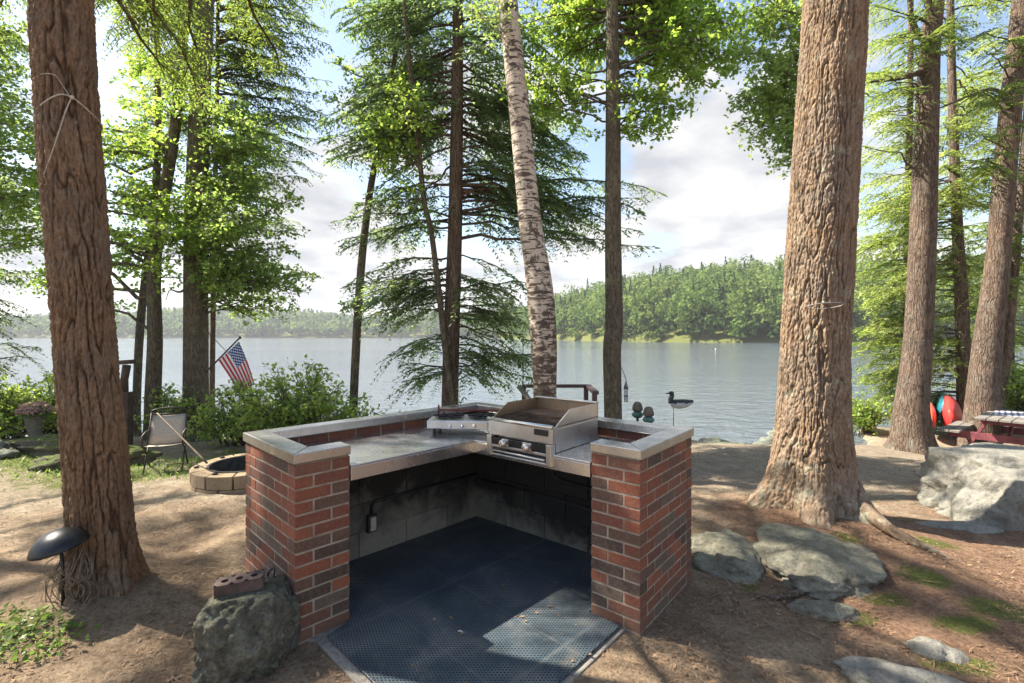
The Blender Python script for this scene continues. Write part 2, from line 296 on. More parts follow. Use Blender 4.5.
M = {}
M['brick'] = mat_brick(); M['mortar'] = mat_mortar(); M['block'] = mat_block()
M['steel'] = mat_steel('stainless_counter', (0.62, 0.62, 0.62), 0.12, 0.38, 0.40)
M['cap'] = mat_steel('steel_cap', (0.43, 0.43, 0.425), 0.18, 0.42, 0.55)
M['grillsteel'] = mat_steel('grill_steel', (0.60, 0.585, 0.56), 0.22, 0.45, 0.45)
M['bakedsteel'] = mat_steel('heat_stained_steel', (0.40, 0.29, 0.19), 0.35, 0.6, 0.75)
M['chrome'] = mat_steel('worn_chrome', (0.68, 0.66, 0.62), 0.15, 0.3, 0.2)
M['ground'] = mat_ground(); M['water'] = mat_water()
M['bark_red'] = mat_bark('hemlock_bark', (0.27, 0.168, 0.098), (0.024, 0.016, 0.011), (30, 30, 4), True, 0.12, (0.20, 0.19, 0.14), 0.7, 0.02)
M['bark_grey'] = mat_bark('old_hemlock_bark', (0.315, 0.220, 0.143), (0.034, 0.025, 0.018), (30, 30, 4), True, 0.30, (0.32, 0.33, 0.25), 0.7, 0.02)
M['bark_far'] = mat_bark('rough_bark', (0.27, 0.195, 0.145), (0.055, 0.040, 0.031), (34, 34, 4.5), False, 0.25, (0.25, 0.26, 0.20))
M['bark_mid'] = mat_bark('grey_bark', (0.25, 0.212, 0.150), (0.080, 0.064, 0.047), (34, 34, 7.0), False, 0.6, (0.22, 0.24, 0.13))
M['bark_twig'] = simple('twig_bark', (0.085, 0.065, 0.050), 0.9, 0, 0.3, 20)
M['birch'] = mat_birch()
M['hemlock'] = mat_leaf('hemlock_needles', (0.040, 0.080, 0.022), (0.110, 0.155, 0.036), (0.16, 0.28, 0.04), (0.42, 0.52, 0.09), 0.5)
M['hemlock_blue'] = mat_leaf('shaded_hemlock_needles', (0.060, 0.108, 0.046), (0.120, 0.175, 0.072), (0.22, 0.36, 0.10), (0.42, 0.56, 0.18), 0.52)  # copy for shaded boughs: bluer, colour lifted to offset the shade
M['hemlock_sun'] = mat_leaf('sunlit_hemlock_needles', (0.08, 0.135, 0.03), (0.17, 0.22, 0.06), (0.32, 0.46, 0.08), (0.58, 0.68, 0.17), 0.52)  # copy for sunny boughs: the sunlight is put into the leaf colour
M['maple'] = mat_leaf('maple_leaves', (0.060, 0.120, 0.026), (0.14, 0.20, 0.05), (0.25, 0.43, 0.07), (0.52, 0.65, 0.15), 0.55)
M['maple_yellow'] = mat_leaf('light_maple_leaves', (0.075, 0.15, 0.022), (0.17, 0.24, 0.04), (0.34, 0.58, 0.07), (0.64, 0.80, 0.14), 0.58)
M['shrub'] = mat_leaf('shrub_leaves', (0.09, 0.165, 0.03), (0.22, 0.28, 0.07), (0.38, 0.60, 0.08), (0.68, 0.80, 0.18), 0.52)
M['forest'] = mat_forest('hill_forest', [(0.0, (0.036, 0.070, 0.026)), (0.3, (0.085, 0.155, 0.036)), (0.65, (0.150, 0.225, 0.050)), (1.0, (0.21, 0.275, 0.070))])
M['mat'] = mat_mat(); M['flag'] = mat_flag(); M['check'] = mat_check()
M['concrete'] = mat_rock('concrete', (0.20, 0.185, 0.16), (0.34, 0.31, 0.27), (0.30, 0.29, 0.25), 0.3, None, 0.0)
M['rock_dark'] = mat_rock('mossy_granite', (0.050, 0.050, 0.040), (0.17, 0.165, 0.13), (0.27, 0.275, 0.21), 0.45, 0.15, 0.1, 1.6)
M['rock_grey'] = mat_rock('lichen_granite', (0.110, 0.100, 0.082), (0.235, 0.222, 0.180), (0.32, 0.315, 0.255), 0.55, 0.18, 0.8)
M['rock_pale'] = mat_rock('pale_granite', (0.16, 0.155, 0.135), (0.27, 0.262, 0.225), (0.31, 0.31, 0.262), 0.5, None, 0.9, 0.9)
M['rock_shore'] = mat_rock('shore_stone', (0.10, 0.11, 0.10), (0.24, 0.25, 0.22), (0.3, 0.32, 0.28), 0.4, 0.3, 0.2)
M['rock_moss'] = mat_rock('moss_stone', (0.07, 0.065, 0.05), (0.17, 0.15, 0.11), (0.2, 0.2, 0.15), 0.3, 0.95, 0.2)
M['fireblock'] = mat_rock('tan_block', (0.27, 0.20, 0.125), (0.42, 0.325, 0.215), (0.45, 0.36, 0.25), 0.3, None, 0.0, 3)
M['ash'] = simple('ash', (0.045, 0.042, 0.040), 0.95, 0, 0.4, 15, 0.6, 0.02)
M['black'] = simple('black_metal', (0.022, 0.022, 0.024), 0.42, 0.3, 0.3, 12, 0.1)
M['lampblack'] = simple('lamp_enamel', (0.020, 0.022, 0.025), 0.36, 0.4, 0.4, 10, 0.1)
M['rust'] = simple('rusty_grate', (0.085, 0.052, 0.036), 0.7, 0.5, 0.5, 18, 0.4)
M['plate'] = simple('baked_plate', (0.16, 0.10, 0.07), 0.6, 0.5, 0.4, 9, 0.3)
M['redmetal'] = simple('red_oxide_metal', (0.20, 0.05, 0.035), 0.6, 0.3, 0.4, 14, 0.2)
M['loosebrick'] = simple('weathered_brick', (0.085, 0.057, 0.049), 0.85, 0, 0.4, 16, 0.5)
M['rope'] = simple('cotton_rope', (0.46, 0.42, 0.35), 0.9, 0, 0.25, 60, 0.5)
M['wire'] = simple('galvanised_wire', (0.26, 0.25, 0.24), 0.5, 0.6, 0.2, 40, 0.1)
M['root'] = simple('dry_roots', (0.20, 0.155, 0.11), 0.9, 0, 0.45, 30, 0.4)
M['redwood'] = simple('red_painted_wood', (0.185, 0.045, 0.058), 0.65, 0, 0.3, 7, 0.3)
M['railwood'] = simple('brown_red_rail', (0.115, 0.068, 0.062), 0.75, 0, 0.3, 8, 0.3)
M['greywood'] = simple('weathered_grey_wood', (0.17, 0.155, 0.138), 0.85, 0, 0.3, 9, 0.5)
M['darkwood'] = simple('dark_brown_wood', (0.070, 0.042, 0.030), 0.8, 0, 0.35, 10, 0.4)
M['stick'] = simple('dry_stick', (0.13, 0.10, 0.075), 0.9, 0, 0.3, 16, 0.4)
M['sling'] = simple('sling_fabric', (0.40, 0.35, 0.29), 0.85, 0, 0.12, 40, 0.3)
M['bronze'] = simple('bronze_frame', (0.050, 0.042, 0.036), 0.5, 0.5, 0.3, 20, 0.1)
M['urn'] = mat_rock('urn_stone', (0.19, 0.17, 0.14), (0.33, 0.30, 0.25), (0.3, 0.3, 0.24), 0.4, None, 0, 3)
M['pink'] = mat_leaf('pink_petals', (0.40, 0.20, 0.22), (0.58, 0.38, 0.38), (0.5, 0.26, 0.28), (0.65, 0.44, 0.44), 0.35)
M['kred'] = simple('red_plastic', (0.62, 0.055, 0.050), 0.38, 0, 0.1, 6, 0.05)
M['korange'] = simple('orange_plastic', (0.66, 0.13, 0.07), 0.4, 0, 0.1, 6, 0.05)
M['kteal'] = simple('teal_plastic', (0.025, 0.20, 0.26), 0.38, 0, 0.15, 6, 0.05)
M['teal'] = simple('teal_glaze', (0.07, 0.19, 0.17), 0.4, 0, 0.3, 14, 0.1)
M['domestone'] = simple('grey_brown_dome', (0.17, 0.145, 0.115), 0.8, 0, 0.4, 14, 0.5)
M['loonblack'] = simple('loon_black', (0.030, 0.032, 0.036), 0.5, 0, 0.4, 25, 0.1)
M['loonwhite'] = simple('loon_white', (0.55, 0.55, 0.52), 0.6, 0, 0.15, 20, 0.1)
M['chime'] = simple('chime_pewter', (0.12, 0.13, 0.16), 0.4, 0.6, 0.3, 20, 0.1)
M['white'] = simple('white_plastic', (0.75, 0.75, 0.73), 0.5, 0, 0.08, 10, 0.05)
M['grey_box'] = simple('grey_outlet', (0.48, 0.48, 0.46), 0.5, 0.1, 0.15, 20, 0.1)
M['conduit'] = simple('blackened_pipe', (0.035, 0.033, 0.032), 0.6, 0.4, 0.3, 20, 0.1)
M['litter'] = mat_leaf('dead_leaves', (0.13, 0.075, 0.040), (0.34, 0.23, 0.135), (0.12, 0.07, 0.03), (0.28, 0.18, 0.09), 0.2, 0.8)
M['needle'] = mat_leaf('dead_needles', (0.10, 0.058, 0.036), (0.40, 0.265, 0.165), (0.08, 0.04, 0.02), (0.2, 0.1, 0.05), 0.1, 0.85)
M['cover'] = mat_leaf('ground_cover_leaves', (0.05, 0.11, 0.02), (0.15, 0.22, 0.05), (0.18, 0.34, 0.05), (0.4, 0.5, 0.1), 0.4)

# ------------------------------------------------------------------ object helpers
def tag(o, label=None, cat=None, group=None, kind=None):
    if label: o['label'] = label
    if cat: o['category'] = cat
    if group: o['group'] = group
    if kind: o['kind'] = kind
    return o
def thing(name, label, cat, loc=(0, 0, 0), rz=0.0, group=None):
    o = bpy.data.objects.new(name, None); COL.objects.link(o); o.location = loc; o.rotation_euler = (0, 0, rz)
    o.empty_display_size = 0.1
    return tag(o, label, cat, group)
def obj(name, me, mat, parent=None, smooth=False):
    o = bpy.data.objects.new(name, me); COL.objects.link(o)
    if mat:
        for m_ in (mat if isinstance(mat, (list, tuple)) else [mat]): me.materials.append(m_)
    if smooth: me.polygons.foreach_set('use_smooth', np.ones(len(me.polygons), bool))
    if parent:
        o.parent = parent
    return o
def mesh_np(name, V, Q, attrs=None):
    me = bpy.data.meshes.new(name); V = np.asarray(V, np.float32); Q = np.asarray(Q, np.int32); k = Q.shape[1]
    me.vertices.add(len(V)); me.vertices.foreach_set('co', V.ravel())
    me.loops.add(Q.size); me.loops.foreach_set('vertex_index', Q.ravel())
    me.polygons.add(len(Q)); me.polygons.foreach_set('loop_start', np.arange(0, Q.size, k, dtype=np.int32))
    try: me.polygons.foreach_set('loop_total', np.full(len(Q), k, np.int32))
    except Exception: pass
    me.update(calc_edges=True)
    for nme, (dom, arr) in (attrs or {}).items():
        a = me.attributes.new(nme, 'FLOAT', dom); a.data.foreach_set('value', np.asarray(arr, np.float32))
    return me
class MB:
    """collects boxes, tubes, prisms; build() links ONE mesh object"""
    def __init__(s): s.v = []; s.f = []; s.m = []
    def add(s, vs, fs, mi=0):
        o = len(s.v); s.v += [tuple(x) for x in vs]; s.f += [tuple(i+o for i in f) for f in fs]; s.m += [mi]*len(fs)
    def box(s, c, d, rz=0.0, mat=None, mi=0):
        hx, hy, hz = d[0]/2, d[1]/2, d[2]/2
        vs = [Vector((x*hx, y*hy, z*hz)) for z in (-1, 1) for y in (-1, 1) for x in (-1, 1)]
        Rm = mat if mat is not None else Matrix.Rotation(rz, 3, 'Z')
        vs = [Rm @ v + Vector(c) for v in vs]
        s.add(vs, [(0, 2, 3, 1), (4, 5, 7, 6), (0, 1, 5, 4), (2, 6, 7, 3), (0, 4, 6, 2), (1, 3, 7, 5)], mi)
    def beam(s, a, b, w, h, up=(0, 0, 1), mi=0):
        a, b = Vector(a), Vector(b); d = (b-a); l = d.length; d.normalize()
        u = Vector(up); side = d.cross(u).normalized() if abs(d.dot(u)) < 0.99 else Vector((1, 0, 0)); u = side.cross(d).normalized()
        Rm = Matrix((d, side, u)).transposed(); s.box((a+b)/2, (l, w, h), mat=Rm, mi=mi)
    def prism(s, pts, z0, z1, mi=0):
        n = len(pts); vs = [(p[0], p[1], z0) for p in pts] + [(p[0], p[1], z1) for p in pts]
        fs = [tuple(range(n))[::-1], tuple(range(n, 2*n))] + [(i, (i+1) % n, n+(i+1) % n, n+i) for i in range(n)]
        s.add(vs, fs, mi)
    def tube(s, pts, rad, sides=8, caps=True, mi=0):
        V, Q = tube_np(pts, rad, sides); o = len(s.v)
        s.v += [tuple(x) for x in V]; s.f += [tuple(int(i)+o for i in q) for q in Q]; s.m += [mi]*len(Q)
        if caps:
            s.f.append(tuple(o+i for i in range(sides))[::-1]); s.f.append(tuple(o+len(V)-sides+i for i in range(sides))); s.m += [mi, mi]
    def lathe(s, prof, c=(0, 0, 0), sides=24, mat=None, mi=0):
        vs = []
        for r, z in prof:
            for k in range(sides):
                a = 2*math.pi*k/sides; p = Vector((r*math.cos(a), r*math.sin(a), z))
                if mat is not None: p = mat @ p
                vs.append(p+Vector(c))
        fs = [(i*sides+k, i*sides+(k+1) % sides, (i+1)*sides+(k+1) % sides, (i+1)*sides+k) for i in range(len(prof)-1) for k in range(sides)]
        s.add(vs, fs, mi)
    def build(s, name, mat, parent=None, smooth=False, bevel=0.0, local=None):
        me = bpy.data.meshes.new(name)
        vs = s.v if local is None else [tuple(Vector(v)-Vector(local)) for v in s.v]
        me.from_pydata(vs, [], s.f); me.update()
        bm = bmesh.new(); bm.from_mesh(me); bmesh.ops.recalc_face_normals(bm, faces=bm.faces); bm.to_mesh(me); bm.free()
        o = obj(name, me, mat, parent, smooth)
        if len(set(s.m)) > 1: me.polygons.foreach_set('material_index', np.array(s.m, np.int32))
        if bevel:
            b = o.modifiers.new('bevel', 'BEVEL'); b.width = bevel; b.segments = 2; b.limit_method = 'ANGLE'
        return o
def tube_np(pts, rad, sides=8):
    pts = np.asarray([tuple(p) for p in pts], float); n = len(pts)
    rad = np.full(n, rad) if np.isscalar(rad) else np.asarray(rad, float)
    T = np.gradient(pts, axis=0); T /= np.linalg.norm(T, axis=1)[:, None]+1e-9
    u = np.cross(T[0], (0, 0, 1.0));
    if np.linalg.norm(u) < 0.2: u = np.cross(T[0], (0, 1.0, 0))
    U = [u/np.linalg.norm(u)]
    for i in range(1, n):
        w = U[-1]-T[i]*np.dot(U[-1], T[i]); U.append(w/(np.linalg.norm(w)+1e-9))
    U = np.array(U); B = np.cross(T, U); a = np.arange(sides)*2*np.pi/sides
    V = pts[:, None, :]+rad[:, None, None]*(np.cos(a)[None, :, None]*U[:, None, :]+np.sin(a)[None, :, None]*B[:, None, :])
    i = np.arange(n-1)[:, None]; k = np.arange(sides)[None, :]; k2 = (k+1) % sides
    Q = np.stack([i*sides+k, i*sides+k2, (i+1)*sides+k2, (i+1)*sides+k], -1).reshape(-1, 4)
    return V.reshape(-1, 3), Q
def spline(pts, n):
    """Catmull-Rom through pts (any dimension)"""
    p = np.asarray([tuple(q) for q in pts], float); p = np.vstack([2*p[0]-p[1], p, 2*p[-1]-p[-2]])
    out = []; seg = len(p)-3; ts = np.linspace(0, seg, n)
    for t in ts:
        i = min(int(t), seg-1); u = t-i; a, b, c, d = p[i], p[i+1], p[i+2], p[i+3]
        out.append(0.5*((2*b)+(-a+c)*u+(2*a-5*b+4*c-d)*u*u+(-a+3*b-3*c+d)*u**3))
    return np.array(out)

# ------------------------------------------------------------------ terrain
def sstep(a, b, x):
    t = np.clip((x-a)/(b-a), 0, 1); return t*t*(3-2*t)
def shore_far(x): return np.minimum(680.0, 150+200*np.exp(-np.clip((x-10)/30, -4, 50)))
def shore_near(x):
    return 9.35+0.35*np.sin(x*0.9+0.5)+0.25*np.sin(x*2.3)+sstep(6.5, 10, x)*3.0+sstep(12, 40, x)*14+sstep(-6, -14, x)*(-0.4)
WATER_Z = -0.78
def gz(x, y):
    x = np.asarray(x, float); y = np.asarray(y, float)
    base = -0.06*np.clip(y-2.9, 0, 8)
    rip = 0.018*np.sin(x*2.1+0.7*y)+0.014*np.sin(y*3.1-x*1.3)+0.01*np.sin(x*5.3+1)*np.sin(y*4.7)
    inpatio = np.exp(-((x+0.1)**2+(y-3.0)**2)/1.7**2)
    base = base*(1-0.7*np.exp(-((x+0.2)**2+(y-3.4)**2)/1.6**2))+rip*(1-np.clip(inpatio*1.3, 0, 1))-0.012
    base += 0.16*np.exp(-((x-2.6)**2+(y-4.35)**2)/0.85**2)            # swell round the old tree
    base += 0.10*np.exp(-((x+2.6)**2+(y-3.05)**2)/0.55**2)
    base -= 0.20*sstep(5.0, 8.0, x)*sstep(5.5, 8.5, y)
    base += 0.25*np.exp(-((x+8.0)**2+(y-7.6)**2)/1.8**2)
    sn = shore_near(x); d = y-sn
    near = base-sstep(-0.15, 2.2, d)*(3.0+base)*1.0
    sf = shore_far(x); s = y-sf
    amp = np.where(x > 0, 8.0+30.0*sstep(10, 170, x), 30.0)+7*np.sin(x*0.011+1.0)+4*np.sin(x*0.031)
    hill = -3+sstep(-4, 6, s)*2.6+amp*(1-np.exp(-np.clip(s, 0, None)/120.0))*1.15
    far = np.where(s > -4, hill, -3.0)
    lf = sstep(30, 60, y)
    # land to the far right and left closes the near shore
    return near*(1-lf)+far*lf
def build_ground():
    n = 520; u = np.linspace(-1, 1, n); k = 7.9; xs = 1.1*np.sinh(k*u); ys = 3.0+1.1*np.sinh(k*u)
    X, Y = np.meshgrid(xs, ys); Z = gz(X, Y)
    # small scale unevenness
    near = (np.abs(X) < 14) & (Y > -4) & (Y < 13)
    for i, j in zip(*np.nonzero(near)):
        x, y = X[i, j], Y[i, j]; k_ = min(1.0, math.hypot((x+0.1)/1.3, (y-3.0)/1.3))
        Z[i, j] += k_**2*(0.022*mn.fractal(Vector((x*1.6, y*1.6, 0)), 1.0, 2.0, 5)+0.006*mn.noise(Vector((x*14, y*14, 3))))
    moss = np.zeros_like(X)
    for mx, my, sx, sy, a in ((2.9, 2.85, .30, .16, .95), (3.3, 3.75, .25, .14, .9), (3.25, 2.5, .35, .2, .8), (1.45, 4.4, .5, .3, .35), (2.3, 2.95, .2, .12, .9), (1.95, 2.80, .22, .09, .95), (2.25, 2.40, .26, .10, 1.0), (1.55, 3.15, .14, .1, .8), (2.75, 3.2, .2, .22, .95), (2.6, 3.75, .15, .15, .9), (2.55, 2.70, .30, .12, .85), (4.6, 4.0, .2, .1, .8),
                              (-5.4, 6.2, 1.4, 1.1, .75), (-7.5, 6.8, 2.2, 1.4, .85), (-3.6, 7.6, 1.6, .9, .8), (-2.7, 2.55, .35, .3, .7), (3.6, 6.0, .8, .5, .35), (3.9, 5.3, .5, .3, .6), (-9, 5.5, 2.5, 1.2, .6)):
        moss = np.maximum(moss, a*np.exp(-(((X-mx)/sx)**2+((Y-my)/sy)**2)))
    moss = np.maximum(moss, 1.6*sstep(60, 100, Y))
    V = np.stack([X, Y, Z], -1).reshape(-1, 3)
    i = np.arange(n-1)[:, None]; j = np.arange(n-1)[None, :]; a = i*n+j
    Q = np.stack([a, a+1, a+n+1, a+n], -1).reshape(-1, 4)
    me = mesh_np('ground', V, Q, {'moss': ('POINT', moss.ravel())})
    tag(obj('ground', me, M['ground'], smooth=True), kind='structure')
build_ground()
mb = MB(); mb.add([(-1600, 8.0, WATER_Z), (1600, 8.0, WATER_Z), (1600, 1400, WATER_Z), (-1600, 1400, WATER_Z)], [(0, 1, 2, 3)])
tag(mb.build('lake_water', M['water']), kind='structure')

def G(x, y): return float(gz(x, y))

# ------------------------------------------------------------------ forest on the far hills (one mass of foliage)
def crown_cloud(cx, cy, cz, h, r, n, size, conif):
    """leaf clump quads of one tree"""
    if conif:
        t = rng.random(n)**0.75; rr = r*(1-t)*(0.55+0.45*rng.random(n)); z = cz+h*(0.12+0.88*t)
        a = rng.random(n)*2*np.pi; C = np.stack([cx+rr*np.cos(a), cy+rr*np.sin(a), z], -1)
        Nn = np.stack([np.cos(a), np.sin(a), np.full(n, 0.7)], -1)
    else:
        k = rng.integers(5, 9); lob = rng.normal(size=(k, 3))*np.array([r*0.45, r*0.45, h*0.16]); lob[:, 2] += h*0.62
        w = rng.integers(0, k, n); d = rng.normal(size=(n, 3)); d /= np.linalg.norm(d, axis=1)[:, None]; d[:, 2] = np.abs(d[:, 2])*1.0-0.25
        C = lob[w]+d*np.array([r*0.55, r*0.55, h*0.22])*(0.75+0.35*rng.random((n, 1))); C += np.array([cx, cy, cz]); Nn = d
    Nn = Nn+rng.normal(size=(n, 3))*0.45; Nn /= np.linalg.norm(Nn, axis=1)[:, None]
    T = np.cross(Nn, rng.normal(size=(n, 3))); T /= np.linalg.norm(T, axis=1)[:, None]; B = np.cross(Nn, T)
    s = size*(0.6+0.8*rng.random((n, 1)))*0.5
    V = np.stack([C-T*s, C-B*s*0.8+Nn*s*0.2, C+T*s, C+B*s*0.8+Nn*s*0.2], 1)
    return V.reshape(-1, 3)
def forest(name, label, pts, size, nq, hr, conif_p, tint0=0.0):
    VV = []; TT = []
    for (x, y) in pts:
        c = rng.random() < conif_p; h = hr[0]+(hr[1]-hr[0])*rng.random(); z = G(x, y)-0.5
        if c: h *= 1.2
        r = h*(0.17 if c else 0.30)*(0.8+0.5*rng.random()); n = int(nq*(0.8 if c else 1.0))
        VV.append(crown_cloud(x, y, z, h, r, n, size*(0.8 if c else 1), c)); t = (0.02+0.22*rng.random()) if c else 0.25+0.75*rng.random()
        TT.append(np.full(n, min(1, max(0, t+tint0))))
    V = np.vstack(VV); Q = np.arange(len(V)).reshape(-1, 4)
    tag(obj(name, mesh_np(name, V, Q, {'tint': ('FACE', np.concatenate(TT))}), M['forest']), label, 'forest', None, 'stuff')
pts = []
for _ in range(60000):
    x = rng.uniform(2, 330); sf = float(shore_far(x)); y = sf+1+150*rng.random()**1.25
    if x/y > 1.05 or x/y < 0.02: continue
    pts.append((x, y))
    if len(pts) > 2100: break
forest('hill_forest', 'sunlit green mixed wood covering the hill across the water on the right', pts, 1.25, 230, (7, 20), 0.17)
pts = []
for _ in range(60000):
    x = rng.uniform(-900, 25); sf = float(shore_far(x)); y = sf+1+230*rng.random()**1.2
    if x/y < -1.15: continue
    pts.append((x, y))
    if len(pts) > 3600: break
forest('far_forest', 'distant hazy blue green wood along the far lake shore on the left', pts, 4.5, 34, (13, 19), 0.3, -0.1)

# ------------------------------------------------------------------ patio, masonry counter
LA = R(44.5); u1 = Vector((math.sin(LA), math.cos(LA), 0)); u2 = Vector((-math.cos(LA), math.sin(LA), 0))
A = Vector((-1.135, 2.51, 0))
RA = R(50.5); v2 = Vector((-math.sin(RA), math.cos(RA), 0)); ve = Vector((math.cos(RA), math.sin(RA), 0))
B = Vector((0.695, 2.60, 0))
def isect(p, d, q, e):
    det = d.x*(-e.y)+e.x*d.y; r = q-p; t = (r.x*(-e.y)+e.x*r.y)/det; return p+d*t
WD = 0.80; NC = 14; CS = 0.0675; TOP = NC*CS
inner = isect(A, u1, B, v2); outer = isect(A+u2*WD, u1, B+ve*WD, v2)
lenL = (outer-(A+u2*WD)).dot(u1); lenR = (outer-(B+ve*WD)).dot(v2)
cw = thing('brick_counter', 'corner brick outdoor kitchen counter with steel top and open sooty recess', 'outdoor kitchen', (inner.x, inner.y, 0))
cw_inv = Vector((inner.x, inner.y, 0))
T_ = 0.094; J = 0.010
def course_run(mb, p0, d, nrm, a, b, z, first):
    """bricks along p0+d*t for t in [a,b]; body lies behind the face (against nrm)"""
    t = a; k = 0
    while t < b-0.02:
        l = first if k == 0 and first else 0.1935
        e = min(t+l, b)
        if b-e < 0.03: e = b
        j = random.uniform(-0.0012, 0.0012)
        c = p0+d*((t+e)/2)-nrm*(T_/2-j); c.z = z+0.0288
        Rm = Matrix((d, nrm, Vector((0, 0, 1)))).transposed() @ Matrix.Rotation(random.uniform(-.006, .006), 3, 'Z')
        mb.box(c, (e-t, T_, 0.0575), mat=Rm); t = e+J; k += 1
def core(mb, p0, d, nrm, a, b, z0, z1, ins=0.0025):
    q0 = p0+d*a-nrm*ins; q1 = p0+d*b-nrm*ins; q2 = p0+d*b-nrm*(T_-ins); q3 = p0+d*a-nrm*(T_-ins)
    mb.prism([q0, q1, q2, q3], z0, z1)
def wing(O, din, dout, length, name):
    bk = MB(); mo = MB()
    PF = 0.305
    for c in range(-1, NC):
        z = c*CS+0.004; ev = (NC-1-c) % 2 == 0
        # pillar face (normal -dout), end face (normal -din), outer face (normal +dout), recess side of the pillar (normal +din)
        course_run(bk, O, din, -dout, 0.0 if ev else T_+J, PF if not ev else PF, z, None)
        course_run(bk, O, dout, -din, T_+J if ev else 0.0, WD-(0 if ev else T_+J), z, None)
        course_run(bk, O+dout*WD, din, dout, T_+J if ev else 0.0, length-0.004, z, None)
        if c < NC-2: course_run(bk, O+din*PF, dout, din, T_+J, WD-T_-J-0.05, z, None)
    z0, z1 = -0.06, TOP
    core(mo, O, din, -dout, 0.006, PF-0.006, z0, z1); core(mo, O, dout, -din, T_-0.006, WD-T_+0.006, z0, z1-0.001)
    core(mo, O+dout*WD, din, dout, 0.006, length-0.01, z0, z1-0.0005); core(mo, O+din*PF, dout, din, T_-0.006, WD-0.14, z0, 0.80)
    b = bk.build('brick_wall', M['brick'], cw, bevel=0.003, local=cw_inv); m_ = mo.build('mortar', M['mortar'], b)
    m_.data.transform(Matrix.Translation(-cw_inv))
    # blackened block wall at the back of the recess
    bl = MB(); t0 = PF+0.004; t1 = (inner-O).dot(din)+0.66; k = 0
    for c in range(4):
        z = c*0.203+0.002; t = t0-(0.2 if c % 2 else 0.0)
        while t < t1-0.02:
            e = min(t+0.392, t1); a_ = max(t, t0)
            if e-a_ > 0.02:
                cc = O+din*((a_+e)/2)+dout*(0.672+random.uniform(-.002, .002)); cc.z = z+0.0965
                Rm = Matrix((din, dout, Vector((0, 0, 1)))).transposed()
                bl.box(cc, (e-a_, 0.04, 0.193), mat=Rm)
            t = e+0.009
    o = bl.build('block_wall', M['block'], cw, bevel=0.004, local=cw_inv)
    gr = MB(); q = [O+din*t0+dout*0.664, O+din*t1+dout*0.664, O+din*t1+dout*0.69, O+din*t0+dout*0.69]; gr.prism(q, 0, 0.80)
    g_ = gr.build('joints', M['block'], o); g_.data.transform(Matrix.Translation(-cw_inv))
wing(A, u1, u2, lenL, 'left'); wing(B, v2, ve, lenR, 'right')
# caps: steel-clad strips, 125 mm wide, 55 mm thick
CW = 0.118; OV = 0.012; z0, z1 = TOP+0.004, TOP+0.058
def cap(O, din, dout, length, corner):
    def poly(pts, dz=0.0):
        m_ = MB(); m_.prism(pts, z0, z1+dz); m_.build('cap', M['cap'], cw, bevel=0.004, local=cw_inv)
    e = OV
    poly([O-din*e-dout*e, O+din*0.305-dout*e, O+din*0.305+dout*CW, O+din*(CW)+dout*CW])
    poly([O-din*e-dout*e, O+din*CW+dout*CW, O+din*CW+dout*(WD-CW), O-din*e+dout*(WD+e)], 0.0015)
    inc = isect(A+u2*(WD-CW), u1, B+ve*(WD-CW), v2); ouc = isect(A+u2*(WD+e), u1, B+ve*(WD+e), v2)
    poly([O-din*e+dout*(WD+e), O+din*CW+dout*(WD-CW), inc, ouc])
cap(A, u1, u2, lenL, 0); cap(B, v2, ve, lenR, 1)
# countertop: two sheets meeting on the mitre, turned down at the front
CZ = 0.886
ci = inner; co = isect(A+u2*0.70, u1, B+ve*0.70, v2)
for O, d, e in ((A, u1, u2), (B, v2, ve)):
    m_ = MB(); m_.prism([O+d*0.309-e*0.004, ci-e*0.0, co, O+d*0.098+e*0.70, O+d*0.098+e*0.125, O+d*0.309+e*0.125], CZ-0.014, CZ)
    m_.build('countertop', M['steel'], cw, bevel=0.003, local=cw_inv)
    m_ = MB(); m_.prism([O+d*0.310-e*0.003, ci-e*0.003, ci+e*0.016, O+d*0.310+e*0.016], CZ-0.090, CZ-0.0145)
    m_.build('fascia', M['steel'], cw, bevel=0.002, local=cw_inv)
# electrics on the block wall
wp = A+u1*0.80+u2*0.648
m_ = MB(); m_.box((wp.x, wp.y, 0.245), (0.075, 0.05, 0.13), LA*-1+R(90)); m_.build('outlet_box', M['conduit'], cw, bevel=0.006, local=cw_inv)
wq = wp-u2*0.030
m_ = MB(); m_.box((wq.x, wq.y, 0.245), (0.045, 0.014, 0.10), R(90)-LA); m_.build('outlet_cover', M['grey_box'], cw, bevel=0.004, local=cw_inv)
def wallpt(s, z, right=False):
    p = (B+v2*s+ve*0.640) if right else (A+u1*s+u2*0.640); return Vector((p.x, p.y, z))
m_ = MB(); m_.tube([wallpt(0.80, 0.31), wallpt(0.80, 0.37), wallpt(0.83, 0.40), wallpt(1.3, 0.40), wallpt(1.82, 0.40)], 0.013, 8); m_.build('conduit', M['conduit'], cw, True, local=cw_inv)
m_ = MB(); m_.tube([wallpt(1.82, 0.36, True), wallpt(1.2, 0.36, True), wallpt(0.7, 0.345, True), wallpt(0.33, 0.33, True)], 0.013, 8); m_.build('conduit', M['conduit'], cw, True, local=cw_inv)
m_ = MB(); m_.tube(spline([wallpt(1.05, 0.78, True), wallpt(1.03, 0.6, True), wallpt(0.98, 0.52, True), wallpt(0.8, 0.50, True), wallpt(0.63, 0.48, True), wallpt(0.60, 0.3, True), wallpt(0.60, 0.02, True)], 30), 0.016, 7)
m_.build('gas_hose', M['conduit'], cw, True, local=cw_inv)
m_ = MB(); m_.tube([wallpt(0.40, 0.74, True), wallpt(0.40, 0.30, True)], 0.011, 7); m_.build('gas_pipe', M['chime'], cw, True, local=cw_inv)

